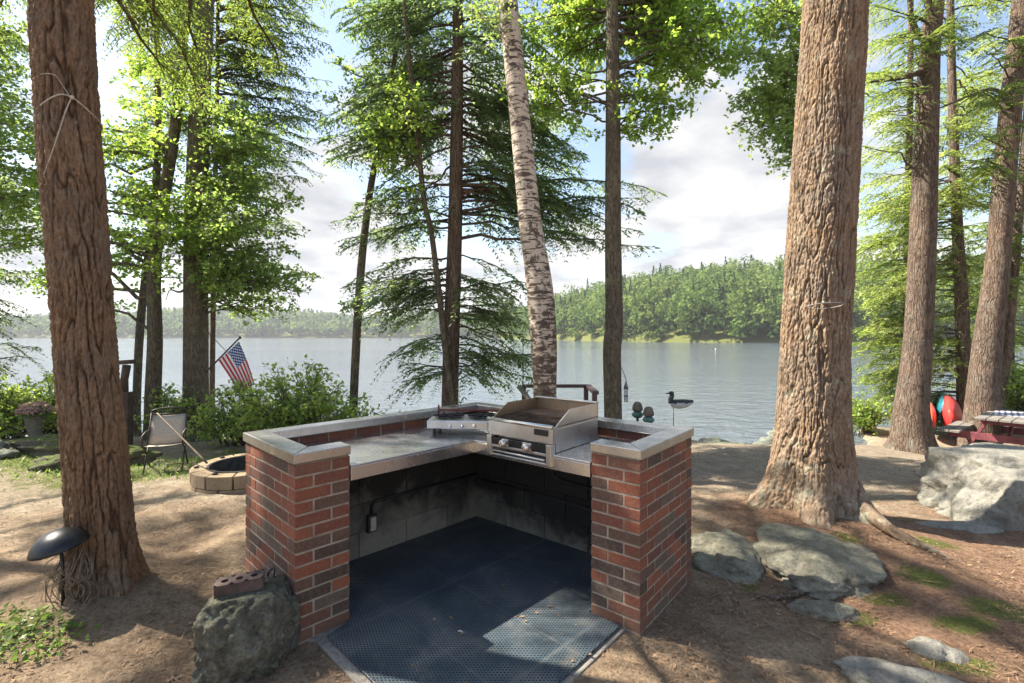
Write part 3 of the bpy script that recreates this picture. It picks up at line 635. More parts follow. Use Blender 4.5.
# slab and rubber mat
fc = isect(Vector((-0.99, 2.56, 0)), -u2, Vector((0.60, 2.66, 0)), -ve.lerp(u1, 0.4).normalized())
Lp = Vector((-0.99, 2.57, 0)); Rp = Vector((0.605, 2.665, 0))
slab = [fc+Vector((0, -0.06, 0)), Rp+Vector((0.025, -0.01, 0)), B+v2*0.02+ve*0.05, outer-(u1+u2)*0.05, A+u1*0.02+u2*0.05, Lp+Vector((-0.06, -0.01, 0))]
m_ = MB(); m_.prism(slab, -0.10, 0.001); tag(m_.build('patio_slab', M['concrete'], bevel=0.006), kind='structure')
def rect_mat(label, pts, loc):
    m_ = MB(); m_.prism(pts, 0.003, 0.017); o = m_.build('rubber_mat', M['mat'], bevel=0.003, local=(loc.x, loc.y, 0)); o.location = (loc.x, loc.y, 0)
    tag(o, label, 'mat')
mc = [fc, Rp, B+v2*0.312+ve*(-0.008), B+v2*0.318+ve*0.640, inner+(u2*0.64+ve*0.64), A+u1*0.318+u2*0.640, A+u1*0.312-u2*0.008, Lp]
rect_mat('black perforated rubber floor mat with a blue sheen put into its colour, lying in the brick recess', mc, Vector((0.0, 2.4, 0)))
# ------------------------------------------------------------------ charbroiler on the right hand counter
def build_grill():
    s0, s1 = 0.575, 1.110; O = B+v2*s1; w = s1-s0           # local x from the left end (far) to the right end, y back, z up
    g = thing('charbroiler', 'stainless charbroiler with two round knobs and a rusty grate, beside the right brick pillar', 'grill', (O.x, O.y, CZ+0.002), math.atan2(-v2.y, -v2.x))
    b = MB()
    b.box((w/2, 0.30, 0.075), (w, 0.52, 0.15))
    b.build('body', M['grillsteel'], g, bevel=0.004)
    p = MB(); p.box((w/2, 0.018, 0.112), (w, 0.040, 0.105)); p.build('front_panel', M['grillsteel'], g, bevel=0.004)
    p = MB(); p.tube([(0.0, -0.006, 0.166), (w, -0.006, 0.166)], 0.013, 10); p.build('front_rail', M['chrome'], g, True)
    p = MB(); p.box((w/2, 0.012, 0.022), (w-0.05, 0.045, 0.046)); p.build('control_slot', M['black'], g, bevel=0.002)
    for x in (0.02, w-0.02):
        p = MB(); p.box((x, 0.006, -0.01), (0.04, 0.05, 0.135)); p.build('end_bracket', M['grillsteel'], g, bevel=0.004)
    for xc, ww in ((w*0.30, 0.045), (w*0.64, 0.06)):
        k = MB(); k.box((xc, -0.004, 0.022), (ww*1.2, 0.03, 0.05)); k.build('knob_plate', M['grillsteel'], g, bevel=0.004)
    for xc in (w*0.30, w*0.66):
        k = MB(); rm = Matrix.Rotation(R(90), 3, 'X')
        k.lathe([(0.0, 0.040), (0.018, 0.040), (0.023, 0.036), (0.027, 0.008), (0.027, 0.0)], (xc, -0.018, 0.022), 20, rm)
        kn = k.build('knob', M['chrome'], g, True)
        k = MB(); k.box((xc, -0.061, 0.022), (0.008, 0.010, 0.04)); k.build('grip', M['chrome'], kn, bevel=0.002)
    p = MB(); p.box((w/2, 0.004, -0.010), (w-0.08, 0.036, 0.016)); p.build('lower_rail', M['grillsteel'], g, bevel=0.003)
    p = MB(); p.box((w/2, 0.010, -0.042), (w-0.08, 0.026, 0.044)); p.build('tray_recess', M['black'], g, bevel=0.002)
    p = MB(); p.tube([(0.05, -0.016, -0.042), (w-0.05, -0.016, -0.042)], 0.009, 8); p.build('tray_handle', M['grillsteel'], g, True)
    p = MB(); p.box((w/2, 0.002, -0.070), (w-0.02, 0.03, 0.010)); p.build('drip_tray', M['grillsteel'], g, bevel=0.002)
    p = MB(); p.box((w*0.84, -0.006, 0.125), (0.105, 0.010, 0.038)); p.build('badge', M['black'], g, bevel=0.003)
    # splash guards
    H = 0.255
    for x in (0.004, w-0.004):
        s = MB(); pr = [(0.03, 0.150), (0.05, 0.172), (0.20, H), (0.558, H), (0.558, 0.150)]
        s.add([(x-0.004, y, z) for y, z in pr]+[(x+0.004, y, z) for y, z in pr], [(0, 1, 2, 3, 4), (9, 8, 7, 6, 5)]+[(i, 5+i, 5+(i+1) % 5, (i+1) % 5) for i in range(5)])
        s.build('splash_guard', M['bakedsteel' if x < 0.1 else 'grillsteel'], g)
        s = MB(); s.box((x, 0.30, 0.163), (0.011, 0.515, 0.006)); s.build('seam', M['plate'], g)
    s = MB(); s.box((w/2, 0.562, 0.20), (w, 0.010, 0.115)); s.build('back_guard', M['bakedsteel'], g, bevel=0.002)
    s = MB(); s.box((w/2, 0.553, 0.262), (w+0.004, 0.040, 0.010)); s.build('back_lip', M['grillsteel'], g, bevel=0.003)
    s = MB(); s.box((w/2, 0.42, 0.172), (w-0.04, 0.24, 0.010)); s.build('griddle_plate', M['plate'], g, bevel=0.002)
    s = MB()
    for i in range(26):
        x = 0.022+(w-0.044)*i/25; s.beam((x, 0.045, 0.165), (x, 0.30, 0.172), 0.009, 0.012)
    for y in (0.06, 0.14, 0.22, 0.29): s.box((w/2, y, 0.160), (w-0.03, 0.012, 0.010))
    s.build('grate', M['rust'], g)
    s = MB(); s.box((w/2, 0.17, 0.1525), (w-0.02, 0.26, 0.004)); s.build('fire_bed', M['ash'], g)
build_grill()
def build_burner():
    c = inner+(u1*0.10+u2*0.42); g = thing('camp_stove', 'low pale steel camp stove with black grates in the corner behind the charbroiler', 'stove', (-0.41, 3.72, CZ+0.002), R(-3))
    b = MB(); b.box((0.06, 0, 0.070), (0.56, 0.30, 0.062)); b.build('body', M['grillsteel'], g, bevel=0.008)
    p = MB(); p.box((0.06, -0.152, 0.066), (0.36, 0.012, 0.05)); fr = p.build('control_panel', M['grillsteel'], g, bevel=0.004)
    for x in (-0.04, 0.05, 0.14):
        k = MB(); k.lathe([(0.0, 0.022), (0.012, 0.022), (0.014, 0.0)], (x, -0.159, 0.066), 14, Matrix.Rotation(R(90), 3, 'X')); k.build('knob', M['chrome'], g, True)
    for x in (-0.17, 0.29):
        for y in (-0.11, 0.11):
            k = MB(); k.tube([(x, y, 0.0), (x, y, 0.045)], 0.012, 8); k.build('foot', M['black'], g)
    for x in (-0.08, 0.19):
        k = MB()
        for a in range(6):
            an = a*math.pi/3; k.beam((x+0.02*math.cos(an), 0.02*math.sin(an), 0.117), (x+0.12*math.cos(an), 0.12*math.sin(an), 0.117), 0.012, 0.016)
        ring = [(x+0.10*math.cos(a*math.pi/10), 0.10*math.sin(a*math.pi/10), 0.112) for a in range(21)]
        k.tube(ring, 0.007, 6); k.build('grate', M['black'], g)
        k = MB(); k.lathe([(0.0, 0.115), (0.03, 0.115), (0.04, 0.101)], (x, 0, 0), 16); k.build('burner_head', M['rust'], g, True)
    k = MB(); k.beam((-0.19, 0.148, 0.135), (0.31, 0.148, 0.135), 0.010, 0.014); k.beam((-0.19, 0.148, 0.10), (-0.19, 0.148, 0.175), 0.012, 0.012, (0, 1, 0)); k.build('wind_rail', M['redmetal'], g)
build_burner()

# ------------------------------------------------------------------ rocks
def rock(name, label, cat, c, dims, mat, seed, sub=5, rough=0.16, flat=0.0, rz=0.0, freq=1.3, group=None, fine=0.03, boxy=0.0):
    bm = bmesh.new(); bmesh.ops.create_icosphere(bm, subdivisions=sub, radius=1.0); sd = Vector((seed*3.7, seed*1.3, seed*2.1))
    for v in bm.verts:
        p = v.co.normalized()
        if boxy:
            q = max(abs(p.x), abs(p.y), abs(p.z)); p = p.lerp(p/q*0.8, boxy)
        d = 1+rough*2*mn.fractal(p*freq+sd, 1.0, 2.0, 4)+fine*mn.fractal(p*7+sd, 0.8, 2.0, 4)
        d -= 0.045*max(0, 1-abs(mn.noise(p*2.1+sd*1.7))/0.10); d += 0.5*fine*abs(mn.noise(p*15+sd)); d -= 0.10*max(0, mn.cell(p*1.6+sd))*rough*3
        p = p*d
        if flat and p.z > flat: p.z = flat+(p.z-flat)*0.15
        v.co = Vector((p.x*dims[0], p.y*dims[1], p.z*dims[2]))
    me = bpy.data.meshes.new(name); bm.to_mesh(me); bm.free()
    o = obj(name, me, M[mat], None, True); o.location = c; o.rotation_euler = (0, 0, rz)
    return tag(o, label, cat, group)
rock('boulder', 'rough dark mossy boulder against the left brick pillar with a brick on top', 'boulder', (-1.345, 2.44, 0.09), (0.245, 0.205, 0.315), 'rock_dark', 3, 6, 0.10, 0.78, 0.2, 1.1, fine=0.075, boxy=0.22)
rock('boulder', 'big pale cracked boulder at the right edge by the picnic table', 'boulder', (5.15, 4.80, 0.02), (0.98, 0.62, 0.58), 'rock_pale', 8, 6, 0.14, 0.75, 0.1, 1.0, fine=0.02, boxy=0.45)
rock('ledge_rock', 'broad grey green lichen ledge in front of the thick reddish tree', 'rock', (2.16, 3.44, -0.05), (0.49, 0.53, 0.185), 'rock_grey', 12, 6, 0.13, 0.0, R(-28), 1.1, fine=0.03, boxy=0.2)
rock('ledge_rock', 'low lichen ledge between the right brick pillar and the thick tree', 'rock', (1.60, 3.60, -0.055), (0.27, 0.44, 0.14), 'rock_grey', 17, 5, 0.14, 0.0, R(-10), 1.1, fine=0.03)
rock('flat_rock', 'flat grey stone flush with the needles below the lichen ledge', 'rock', (1.86, 2.87, -0.03), (0.20, 0.09, 0.055), 'rock_grey', 21, 4, 0.12, 0.0, R(-12))
rock('flat_rock', 'pale flat stone in the ground at the lower right, beside moss', 'rock', (2.20, 2.50, -0.06), (0.16, 0.10, 0.085), 'rock_pale', 25, 4, 0.15, 0.0, R(-25))
rock('flat_rock', 'long pale stone rising from the bottom edge at the lower right', 'rock', (1.86, 2.28, -0.055), (0.27, 0.14, 0.09), 'rock_pale', 28, 5, 0.15, 0.0, R(-30))
rock('flat_rock', 'small pale stone between roots under the pale boulder', 'rock', (3.95, 4.25, -0.10), (0.32, 0.14, 0.07), 'rock_pale', 31, 4, 0.15, 0.0, R(-5))
rock('shore_rock', 'dark wedge shaped stone at the water edge nearest the thick tree', 'rock', (5.05, 9.15, -0.46), (0.36, 0.25, 0.22), 'rock_shore', 33, 4, 0.2, 0, 0.3)
rock('shore_rock', 'rounded shore stone at the foot of the stone heap beside the water', 'rock', (4.72, 8.95, -0.46), (0.25, 0.2, 0.13), 'rock_shore', 34, 4, 0.2)
rock('shore_rock', 'topmost grey stone of the heap on the water edge', 'rock', (5.30, 9.35, -0.28), (0.28, 0.22, 0.16), 'rock_shore', 35, 4, 0.2)
rock('shore_rock', 'low dark stone on the water edge behind the right pillar', 'rock', (3.75, 9.05, -0.42), (0.30, 0.2, 0.11), 'rock_shore', 36, 4, 0.2)
rock('shore_rock', 'flat stone on the bank where the earth dips to the water', 'rock', (4.15, 8.9, -0.43), (0.32, 0.18, 0.08), 'rock_shore', 37, 4, 0.2)
rock('bank_rock', 'mound of grey stone under the bushes behind the left counter', 'boulder', (-2.2, 7.4, -0.05), (0.85, 0.5, 0.40), 'rock_shore', 41, 5, 0.16)
rock('mossy_stone', 'moss covered stone below the flower urn', 'rock', (-6.9, 7.2, -0.05), (0.70, 0.34, 0.20), 'rock_moss', 44, 5, 0.18)
rock('mossy_stone', 'long mossy stone left of the reddish trunk by the dirt', 'rock', (-5.8, 6.7, -0.12), (0.65, 0.25, 0.17), 'rock_moss', 46, 5, 0.18, 0, 0.4)
rock('mossy_stone', 'bare topped grey stone at the far left edge of the moss', 'rock', (-7.5, 6.75, -0.05), (0.42, 0.3, 0.22), 'rock_shore', 47, 5, 0.18)
# loose brick with three holes on the boulder
def loose_brick():
    bm = bmesh.new(); L_, W_, H_ = 0.215, 0.088, 0.060; holes = []
    # top face with real holes: build from a grid ring per hole
    mb = MB(); hs = [-0.065, 0.0, 0.065]; r = 0.017; n = 12; xs = [-L_/2, -0.0325, 0.0325, L_/2]
    for i, hx in enumerate(hs):
        x0, x1 = xs[i], xs[i+1]; y0, y1 = -W_/2, W_/2
        sq = []
        for k in range(n):
            a = 2*math.pi*k/n; c, s = math.cos(a), math.sin(a); m_ = max(abs(c), abs(s)); c2, s2 = c/m_, s/m_
            sq.append((hx+(c2*(x1-hx) if c2 > 0 else -c2*(x0-hx)), s2*(y1 if s2 > 0 else -y0)))
        ci_ = [(hx+r*math.cos(2*math.pi*k/n), r*math.sin(2*math.pi*k/n)) for k in range(n)]
        vs = [(x, y, H_) for x, y in sq]+[(x, y, H_) for x, y in ci_]+[(x, y, 0.0) for x, y in ci_]+[(x, y, 0.0) for x, y in sq]
        fs = [(k, (k+1) % n, n+(k+1) % n, n+k) for k in range(n)]+[(n+k, n+(k+1) % n, 2*n+(k+1) % n, 2*n+k) for k in range(n)]+[(2*n+k, 2*n+(k+1) % n, 3*n+(k+1) % n, 3*n+k) for k in range(n)]
        mb.add(vs, fs)
    mb.add([(-L_/2, -W_/2, 0), (L_/2, -W_/2, 0), (L_/2, W_/2, 0), (-L_/2, W_/2, 0), (-L_/2, -W_/2, H_), (L_/2, -W_/2, H_), (L_/2, W_/2, H_), (-L_/2, W_/2, H_)],
           [(0, 1, 5, 4), (1, 2, 6, 5), (2, 3, 7, 6), (3, 0, 4, 7)])
    o = mb.build('loose_brick', M['loosebrick']); o.location = (-1.37, 2.42, 0.342); o.rotation_euler = (R(2), R(-2), R(23))
    tag(o, 'dark weathered brick with three holes lying on the mossy boulder', 'brick')
loose_brick()
def cord():
    mb = MB(); c0 = A-u1*0.02+u2*0.12
    mb.tube(spline([(c0.x-0.01, c0.y-0.01, 0.0), (c0.x-0.03, c0.y-0.02, 0.20), (c0.x-0.03, c0.y-0.03, 0.34), (c0.x-0.05, c0.y+0.01, 0.37), (c0.x-0.08, c0.y, 0.33), (c0.x-0.05, c0.y-0.02, 0.24)], 26), 0.006, 6)
    tag(mb.build('cable', M['black'], None, True), 'black looped cable between the mossy boulder and the brick pillar', 'cable')
cord()

# ------------------------------------------------------------------ foliage builders
def kites(C, D, Nn, Ln, Wd):
    """leaf quads: base at C, pointing along D, lying across Nn"""
    S = np.cross(D, Nn); S /= np.linalg.norm(S, axis=1)[:, None]+1e-9
    Ln = np.asarray(Ln).reshape(-1, 1); Wd = np.asarray(Wd).reshape(-1, 1)
    V = np.stack([C, C+D*Ln*0.45+S*Wd*0.5, C+D*Ln, C+D*Ln*0.45-S*Wd*0.5], 1); return V.reshape(-1, 3)
LOBES = np.array([(0, 0.0), (0.30, 0.06), (0.46, 0.34), (0.27, 0.50), (0.24, 0.74), (0.0, 1.0), (-0.24, 0.74), (-0.27, 0.50), (-0.46, 0.34), (-0.30, 0.06)])
def lobed(C, D, Nn, Ln):
    S = np.cross(D, Nn); S /= np.linalg.norm(S, axis=1)[:, None]+1e-9; Ln = np.asarray(Ln).reshape(-1, 1, 1)
    dr = -0.25*np.abs(LOBES[:, 0])[None, :, None]
    V = C[:, None, :]+Ln*(LOBES[None, :, 1, None]*D[:, None, :]+LOBES[None, :, 0, None]*1.1*S[:, None, :]+dr*Nn[:, None, :]); return V.reshape(-1, 3)
def unit(v): return v/(np.linalg.norm(v, axis=-1, keepdims=True)+1e-9)
def hemlock_branch(P0, P1, wood, leaf, width=0.45, ls=1.0, arch=0.10, sp=0.062):
    P0 = np.array(tuple(P0)); P1 = np.array(tuple(P1)); L = np.linalg.norm(P1-P0)
    mid = (P0+P1)/2+np.array([0, 0, arch*L])+rng.normal(size=3)*0.07*L; n = 9; t = np.linspace(0, 1, n)[:, None]; gap = rng.random(); width = width*(0.7+0.7*rng.random())
    C = (1-t)**2*P0+2*t*(1-t)*mid+t*t*P1; C[1:-1] += rng.normal(size=(n-2, 3))*0.014*L
    r0 = 0.006+0.0075*L; wood.append(tube_np(C, np.linspace(r0, 0.003, n), 5))
    d0 = unit(P1-P0); side = unit(np.cross(d0, (0, 0, 1.0)))
    nt_ = max(6, int(L/sp)); ts = np.linspace(0.12, 1.0, nt_)
    for k, tt in enumerate(ts):
        if (tt < 0.3 and rng.random() < 0.6) or rng.random() < 0.10+0.15*gap: continue
        i = min(int(tt*(n-1)), n-2); f = tt*(n-1)-i; p = C[i]*(1-f)+C[i+1]*f; dd = unit(C[i+1]-C[i])
        sgn = 1 if k % 2 else -1
        tl = (width*(1-tt)**0.6*(0.35+1.0*rng.random())+0.10)*min(1.0, 0.45+tt*2.2)
        dr = unit(dd*(0.75+0.3*rng.random())+side*sgn*(0.9+0.3*rng.random())+np.array([0, 0, -0.10-0.35*rng.random()]))
        m_ = max(4, int(tl/(0.042*ls))); q = np.linspace(0.05, 1, m_)[:, None]
        droop = np.array([0, 0, -0.35])*tl
        ax = p+dr*tl*q+droop*q*q*(0.4+rng.random())
        tang = unit(dr*tl+2*droop*q); sd = unit(np.cross(tang, (0, 0, 1.0)))
        for s2 in (1, -1):
            D = unit(tang*0.8+sd*s2*(0.55+0.5*rng.random((m_, 1)))+rng.normal(size=(m_, 3))*0.22)
            Nn = unit(np.array([0, 0, 1.0])+rng.normal(size=(m_, 3))*0.38)
            ln = ls*(0.095*(1-0.45*q[:, 0])*(0.7+0.6*rng.random(m_))); leaf.append(kites(ax, D, Nn, ln, ln*0.34))
        if tl > 0.22: wood.append(tube_np(ax[[0, m_//2, -1]], [0.004, 0.003, 0.0015], 3))
def maple_branch(P0, P1, wood, leaf, spread=0.55, ls=0.085, dens=1.0, arch=0.10, kind='lobed', start=0.3):
    P0 = np.array(tuple(P0)); P1 = np.array(tuple(P1)); L = np.linalg.norm(P1-P0)
    mid = (P0+P1)/2+np.array([0, 0, arch*L])+rng.normal(size=3)*0.06*L; n = 9; t = np.linspace(0, 1, n)[:, None]
    C = (1-t)**2*P0+2*t*(1-t)*mid+t*t*P1; C[1:-1] += rng.normal(size=(n-2, 3))*0.018*L
    wood.append(tube_np(C, np.linspace(0.006+0.009*L, 0.004, n), 5))
    nt_ = max(4, int(L*7*dens))
    for tt in np.concatenate([start+(1-start)*rng.random(nt_), [0.97, 1.0]]):
        i = min(int(tt*(n-1)), n-2); f = tt*(n-1)-i; p = C[i]*(1-f)+C[i+1]*f; dd = unit(C[i+1]-C[i])
        o = rng.normal(size=3); o[2] = o[2]*0.45+0.1
        dr = unit(dd*0.5+unit(o)*0.9); tl = spread*(0.35+0.75*rng.random())*(1.1-0.5*tt)
        e = p+dr*tl+np.array([0, 0, -0.10*tl]); wood.append(tube_np([p, (p+e)/2+rng.normal(size=3)*0.03*tl, e], [0.005, 0.0035, 0.002], 3))
        m_ = max(4, int(tl/ls*2.1)); q = 0.2+0.8*rng.random((m_, 1)); ax = p+(e-p)*q+rng.normal(size=(m_, 3))*ls*0.55
        D = unit(dr*0.5+rng.normal(size=(m_, 3))*0.7+np.array([0, 0, -0.35])); Nn = unit(np.array([0, 0, 1.0])+rng.normal(size=(m_, 3))*0.5)
        ln = ls*(0.65+0.6*rng.random(m_))
        leaf.append((lobed(ax, D, Nn, ln) if kind == 'lobed' else kites(ax, D, Nn, ln, ln*0.62)))
def trunk_mesh(pts, Y, ext, sides, step, flare=0.0, lobes=0, disp=0.0, zb=None, seed=0, Yt=None, ztop=None):
    """pts: (px, py, width px) from the base up, at depth Y; returns axis (n x 4) and mesh arrays"""
    ax = []
    for k, (px, py, w) in enumerate(pts):
        p = P(px, py, Y); ax.append((p.x, p.y, p.z, w/2*Y/F*F/math.hypot(F, px-512)))
    last, prev = ax[-1], ax[-2]; sl = [(last[i]-prev[i])/(last[2]-prev[2]) for i in (0, 1)]
    for f in (0.33, 0.66, 1.0):
        dz = ext*f; ax.append((last[0]+sl[0]*dz*0.7, last[1], last[2]+dz, last[3]*(1-0.82*f)+0.01))
    if zb is None: zb = G(ax[0][0], ax[0][1])
    ax[0] = (ax[0][0], ax[0][1], zb-0.18, ax[0][3])
    axd = spline(ax, max(40, int((ax[-1][2]-ax[0][2])/0.06)))
    # resample by height: fine in the visible part, coarse above
    zs = axd[:, 2]; zvis = last[2]+0.2; z = zs[0]; tgt = []
    while z < zs[-1]: tgt.append(z); z += step if z < zvis else 0.25
    tgt = np.array(tgt); cx, cy, rr = (np.interp(tgt, zs, axd[:, i]) for i in (0, 1, 3))
    a = np.arange(sides)*2*np.pi/sides; hgt = np.clip(tgt-zb, 0, None)
    fl = flare*np.exp(-hgt/0.22)
    rad = rr[:, None]*(1+fl[:, None]*(1.0+(0.55*np.cos(lobes*a+seed)+0.3*np.cos((lobes+2)*a+2*seed) if lobes else 0)[None, :] if lobes else 1+fl[:, None]*np.ones(sides)[None, :]))
    fur = np.ones((len(tgt), sides))
    if disp:
        for i, zz in enumerate(tgt):
            if zz > zvis: continue
            for k in range(sides):
                r_ = rr[i]; cs, sn = math.cos(a[k]), math.sin(a[k]); q = Vector((cs*r_, sn*r_, zz+seed*3))
                wv = mn.noise_vector(Vector((q.x*5, q.y*5, q.z*2.2))); w2 = mn.noise_vector(Vector((q.x*22, q.y*22, q.z*9)))
                f1 = abs(mn.noise(Vector((q.x*19+0.55*wv.x+0.16*w2.x, q.y*19+0.55*wv.y+0.16*w2.y, q.z*1.9+0.25*wv.z+0.12*w2.z))))
                f2 = abs(mn.noise(Vector((q.x*37+0.6*wv.y+0.3*w2.x, q.y*37+0.6*wv.x+0.3*w2.y, q.z*4.2+0.4*w2.z+7))))
                f3 = abs(mn.noise(Vector((q.x*12, q.y*12, q.z*17+0.6*w2.z+3))))
                n_ = 0.5*mn.fractal(Vector((q.x*75, q.y*75, q.z*26)), 0.7, 2.0, 3)
                e = min(1.0, f1/0.17); e2 = min(1.0, f2/0.13); e3 = min(1.0, 0.45+f3/0.08)
                e = e*(2-e)*(0.45+0.55*e2)*(0.75+0.25*e3); fur[i, k] = max(0, min(1, e*(0.95+n_)))
                rad[i, k] += disp*(e+n_*0.8-0.7)
    V = np.stack([cx[:, None]+rad*np.cos(a)[None], cy[:, None]+rad*np.sin(a)[None], np.repeat(tgt[:, None], sides, 1)], -1).reshape(-1, 3)
    n = len(tgt); i = np.arange(n-1)[:, None]; k = np.arange(sides)[None, :]; k2 = (k+1) % sides
    Q = np.stack([i*sides+k, i*sides+k2, (i+1)*sides+k2, (i+1)*sides+k], -1).reshape(-1, 4)
    return np.stack([cx, cy, tgt, rr], 1), V, Q, fur.ravel()
def at_height(axis, z): return np.array([np.interp(z, axis[:, 2], axis[:, i]) for i in range(4)])
def merge(parts):
    VV = []; QQ = []; o = 0
    for V, Q in parts: VV.append(V); QQ.append(Q+o); o += len(V)
    return np.vstack(VV), np.vstack(QQ)
def make_tree(name, label, pts, Y, bark, ext=6, sides=20, step=0.10, flare=0.35, lobes=0, disp=0.0, zones=(), crown=None, leafmat='hemlock', kind='hemlock', group=None, seed=0, ls=1.0, dens=1.0, extra=None, zb=None, width=0.45):
    """zones: (px0, px1, py0, py1, dY0, dY1, count): where branch tips go; crown: (z0, z1, reach, count) above the frame"""
    axis, V, Q, fur = trunk_mesh(pts, Y, ext, sides, step, flare, lobes, disp, zb, seed)
    base = axis[0]; root = thing(name, label, 'tree', (base[0], base[1], G(base[0], base[1])), 0, group)
    off = np.array([base[0], base[1], G(base[0], base[1])])
    wood = []; leaf = []
    def branch(tip, zbase, **kw):
        zbase = min(max(zbase, axis[2, 2]+0.4), axis[-1, 2]-0.2); b_ = at_height(axis, zbase)[:3]
        if kind == 'hemlock': hemlock_branch(b_, tip, wood, leaf, ls=ls, width=kw.get('width', width))
        else: maple_branch(b_, tip, wood, leaf, ls=0.060*ls, dens=dens*1.75, spread=kw.get('spread', 0.55), kind='lobed' if kind == 'maple' else 'kite')
    for (x0, x1, y0, y1, d0, d1, cnt) in zones:
        for _ in range(int(cnt*FOL)):
            yy = Y+rng.uniform(d0, d1); tip = P(rng.uniform(x0, x1), rng.uniform(y0, y1), yy); tip = np.array(tuple(tip))
            h = math.hypot(tip[0]-base[0], tip[1]-base[1])
            rise = (rng.uniform(-0.08, 0.34) if kind == 'hemlock' else rng.uniform(-0.35, 0.05))*h+rng.uniform(-0.15, 0.2)
            branch(tip, tip[2]+rise)
    if crown:
        z0_, z1_, reach, cnt = crown
        for _ in range(cnt):
            f = rng.random(); z = z0_+(z1_-z0_)*f; a = rng.random()*2*np.pi; r_ = reach*(1-0.65*f)*(0.6+0.5*rng.random())
            c_ = at_height(axis, min(z, axis[-1, 2]-0.2)); dz = (-0.18 if kind == 'hemlock' else 0.35)*r_
            branch(np.array([c_[0]+r_*math.cos(a), c_[1]+r_*math.sin(a), z+dz]), z)
    for (a_, b_) in (extra or []):
        wood.append(tube_np(*[spline(a_, 16)], np.interp(np.linspace(0, 1, 16), np.linspace(0, 1, len(b_)), b_), 7))
    nf = len(V)
    parts = [(V, Q)]+wood; V2, Q2 = merge(parts)
    f2 = np.clip(0.30+0.35*rng.normal(size=len(V2)), 0.05, 1); f2[:nf] = fur
    o = obj('trunk', mesh_np('trunk', V2-off, Q2, {'furrow': ('POINT', f2)}), M[bark], root, True)
    if leaf:
        LV = np.vstack(leaf)-off; k = 10 if kind == 'maple' else 4
        obj('crown', mesh_np('crown', LV, np.arange(len(LV)).reshape(-1, k)), M[leafmat], root)
    return root, axis

# ------------------------------------------------------------------ trees
FOL = 2.6
make_tree('hemlock_tree', 'furrowed reddish brown hemlock at the left with a white rope tied round it',
    [(106, 612, 66), (103, 575, 65), (100, 520, 64), (96, 460, 65), (86, 350, 63), (77, 230, 64), (67, 100, 65), (62, 0, 65)], 3.0, 'bark_red', 9, 210, 0.008, 0.36, 5, 0.020,
    zones=[(120, 330, -60, 110, 2.6, 5.0, 5.5), (100, 230, 20, 120, 3.0, 5.0, 1.6), (-60, 60, -60, 120, 3.0, 5.0, 1.2)], crown=(5.0, 9.5, 2.6, 9), leafmat='hemlock', seed=2, ls=0.8)
t1axis = None
make_tree('maple_tree', 'leaning grey maple stem left of the flag tree, rising in a curve',
    [(154, 420, 20), (153, 400, 18), (155, 340, 16.5), (154, 280, 15), (158, 230, 14), (170, 160, 13), (179, 90, 12), (185, 0, 11)], 9.0, 'bark_mid', 4, 14, 0.12, 0.3,
    zones=[(108, 200, 170, 290, -1.2, 0.8, 12), (110, 180, 60, 190, -1, 1.5, 9), (0, 60, 130, 300, -0.5, 1.5, 7)], crown=(8, 12, 2.5, 8), leafmat='maple_yellow', kind='maple', ls=1.0)
make_tree('maple_tree', 'thin grey maple stem crossing the curved maple at the left',
    [(136, 420, 9), (137, 390, 9), (140, 330, 9), (145, 280, 8.5), (151, 235, 8.5), (157, 170, 8), (158, 110, 7), (156, 0, 6)], 9.3, 'bark_mid', 3, 10, 0.15, 0.3,
    zones=[(105, 150, 120, 230, -0.5, 1.0, 5)], crown=(7.5, 11, 1.8, 5), leafmat='maple', kind='maple', ls=1.0)
make_tree('maple_tree', 'straight thick maple trunk that carries the flag',
    [(197, 436, 32), (196, 400, 27.5), (196, 330, 26), (196, 230, 25), (198, 160, 23), (201, 80, 21), (205, 0, 19)], 9.2, 'bark_mid', 6, 18, 0.10, 0.3, 4, zones=[
    (215, 290, 175, 290, -1.6, 0.8, 16), (250, 312, 265, 312, -0.8, 0.8, 6), (190, 260, 90, 200, -1.5, 1.0, 10), (230, 300, 110, 200, -1, 1.0, 6)], crown=(8.5, 13, 3.2, 7), leafmat='maple', kind='maple', seed=1, ls=0.95,
    extra=[([P(205, 290, 9.2), P(222, 300, 9.3), P(245, 314, 9.3)], [0.03, 0.02, 0.008]), ([P(205, 298, 9.2), P(228, 306, 9.0), P(256, 320, 9.1)], [0.025, 0.015, 0.006]), ([P(190, 285, 9.2), P(180, 292, 9.3), P(170, 290, 9.3), P(166, 300, 9.3)], [0.03, 0.02, 0.01, 0.006])])
make_tree('maple_tree', 'slender pale maple sapling standing alone against the bright water',
    [(354, 425, 9.5), (353.5, 408, 9), (357, 330, 9), (361, 270, 8.5), (365, 230, 8), (372, 180, 7), (384, 120, 6), (396, 50, 5)], 8.6, 'bark_mid', 2.5, 10, 0.12, 0.3,
    zones=[(330, 400, 60, 150, -0.6, 0.6, 5), (340, 385, 300, 318, -0.3, 0.3, 1)], leafmat='maple', kind='maple', ls=0.8)
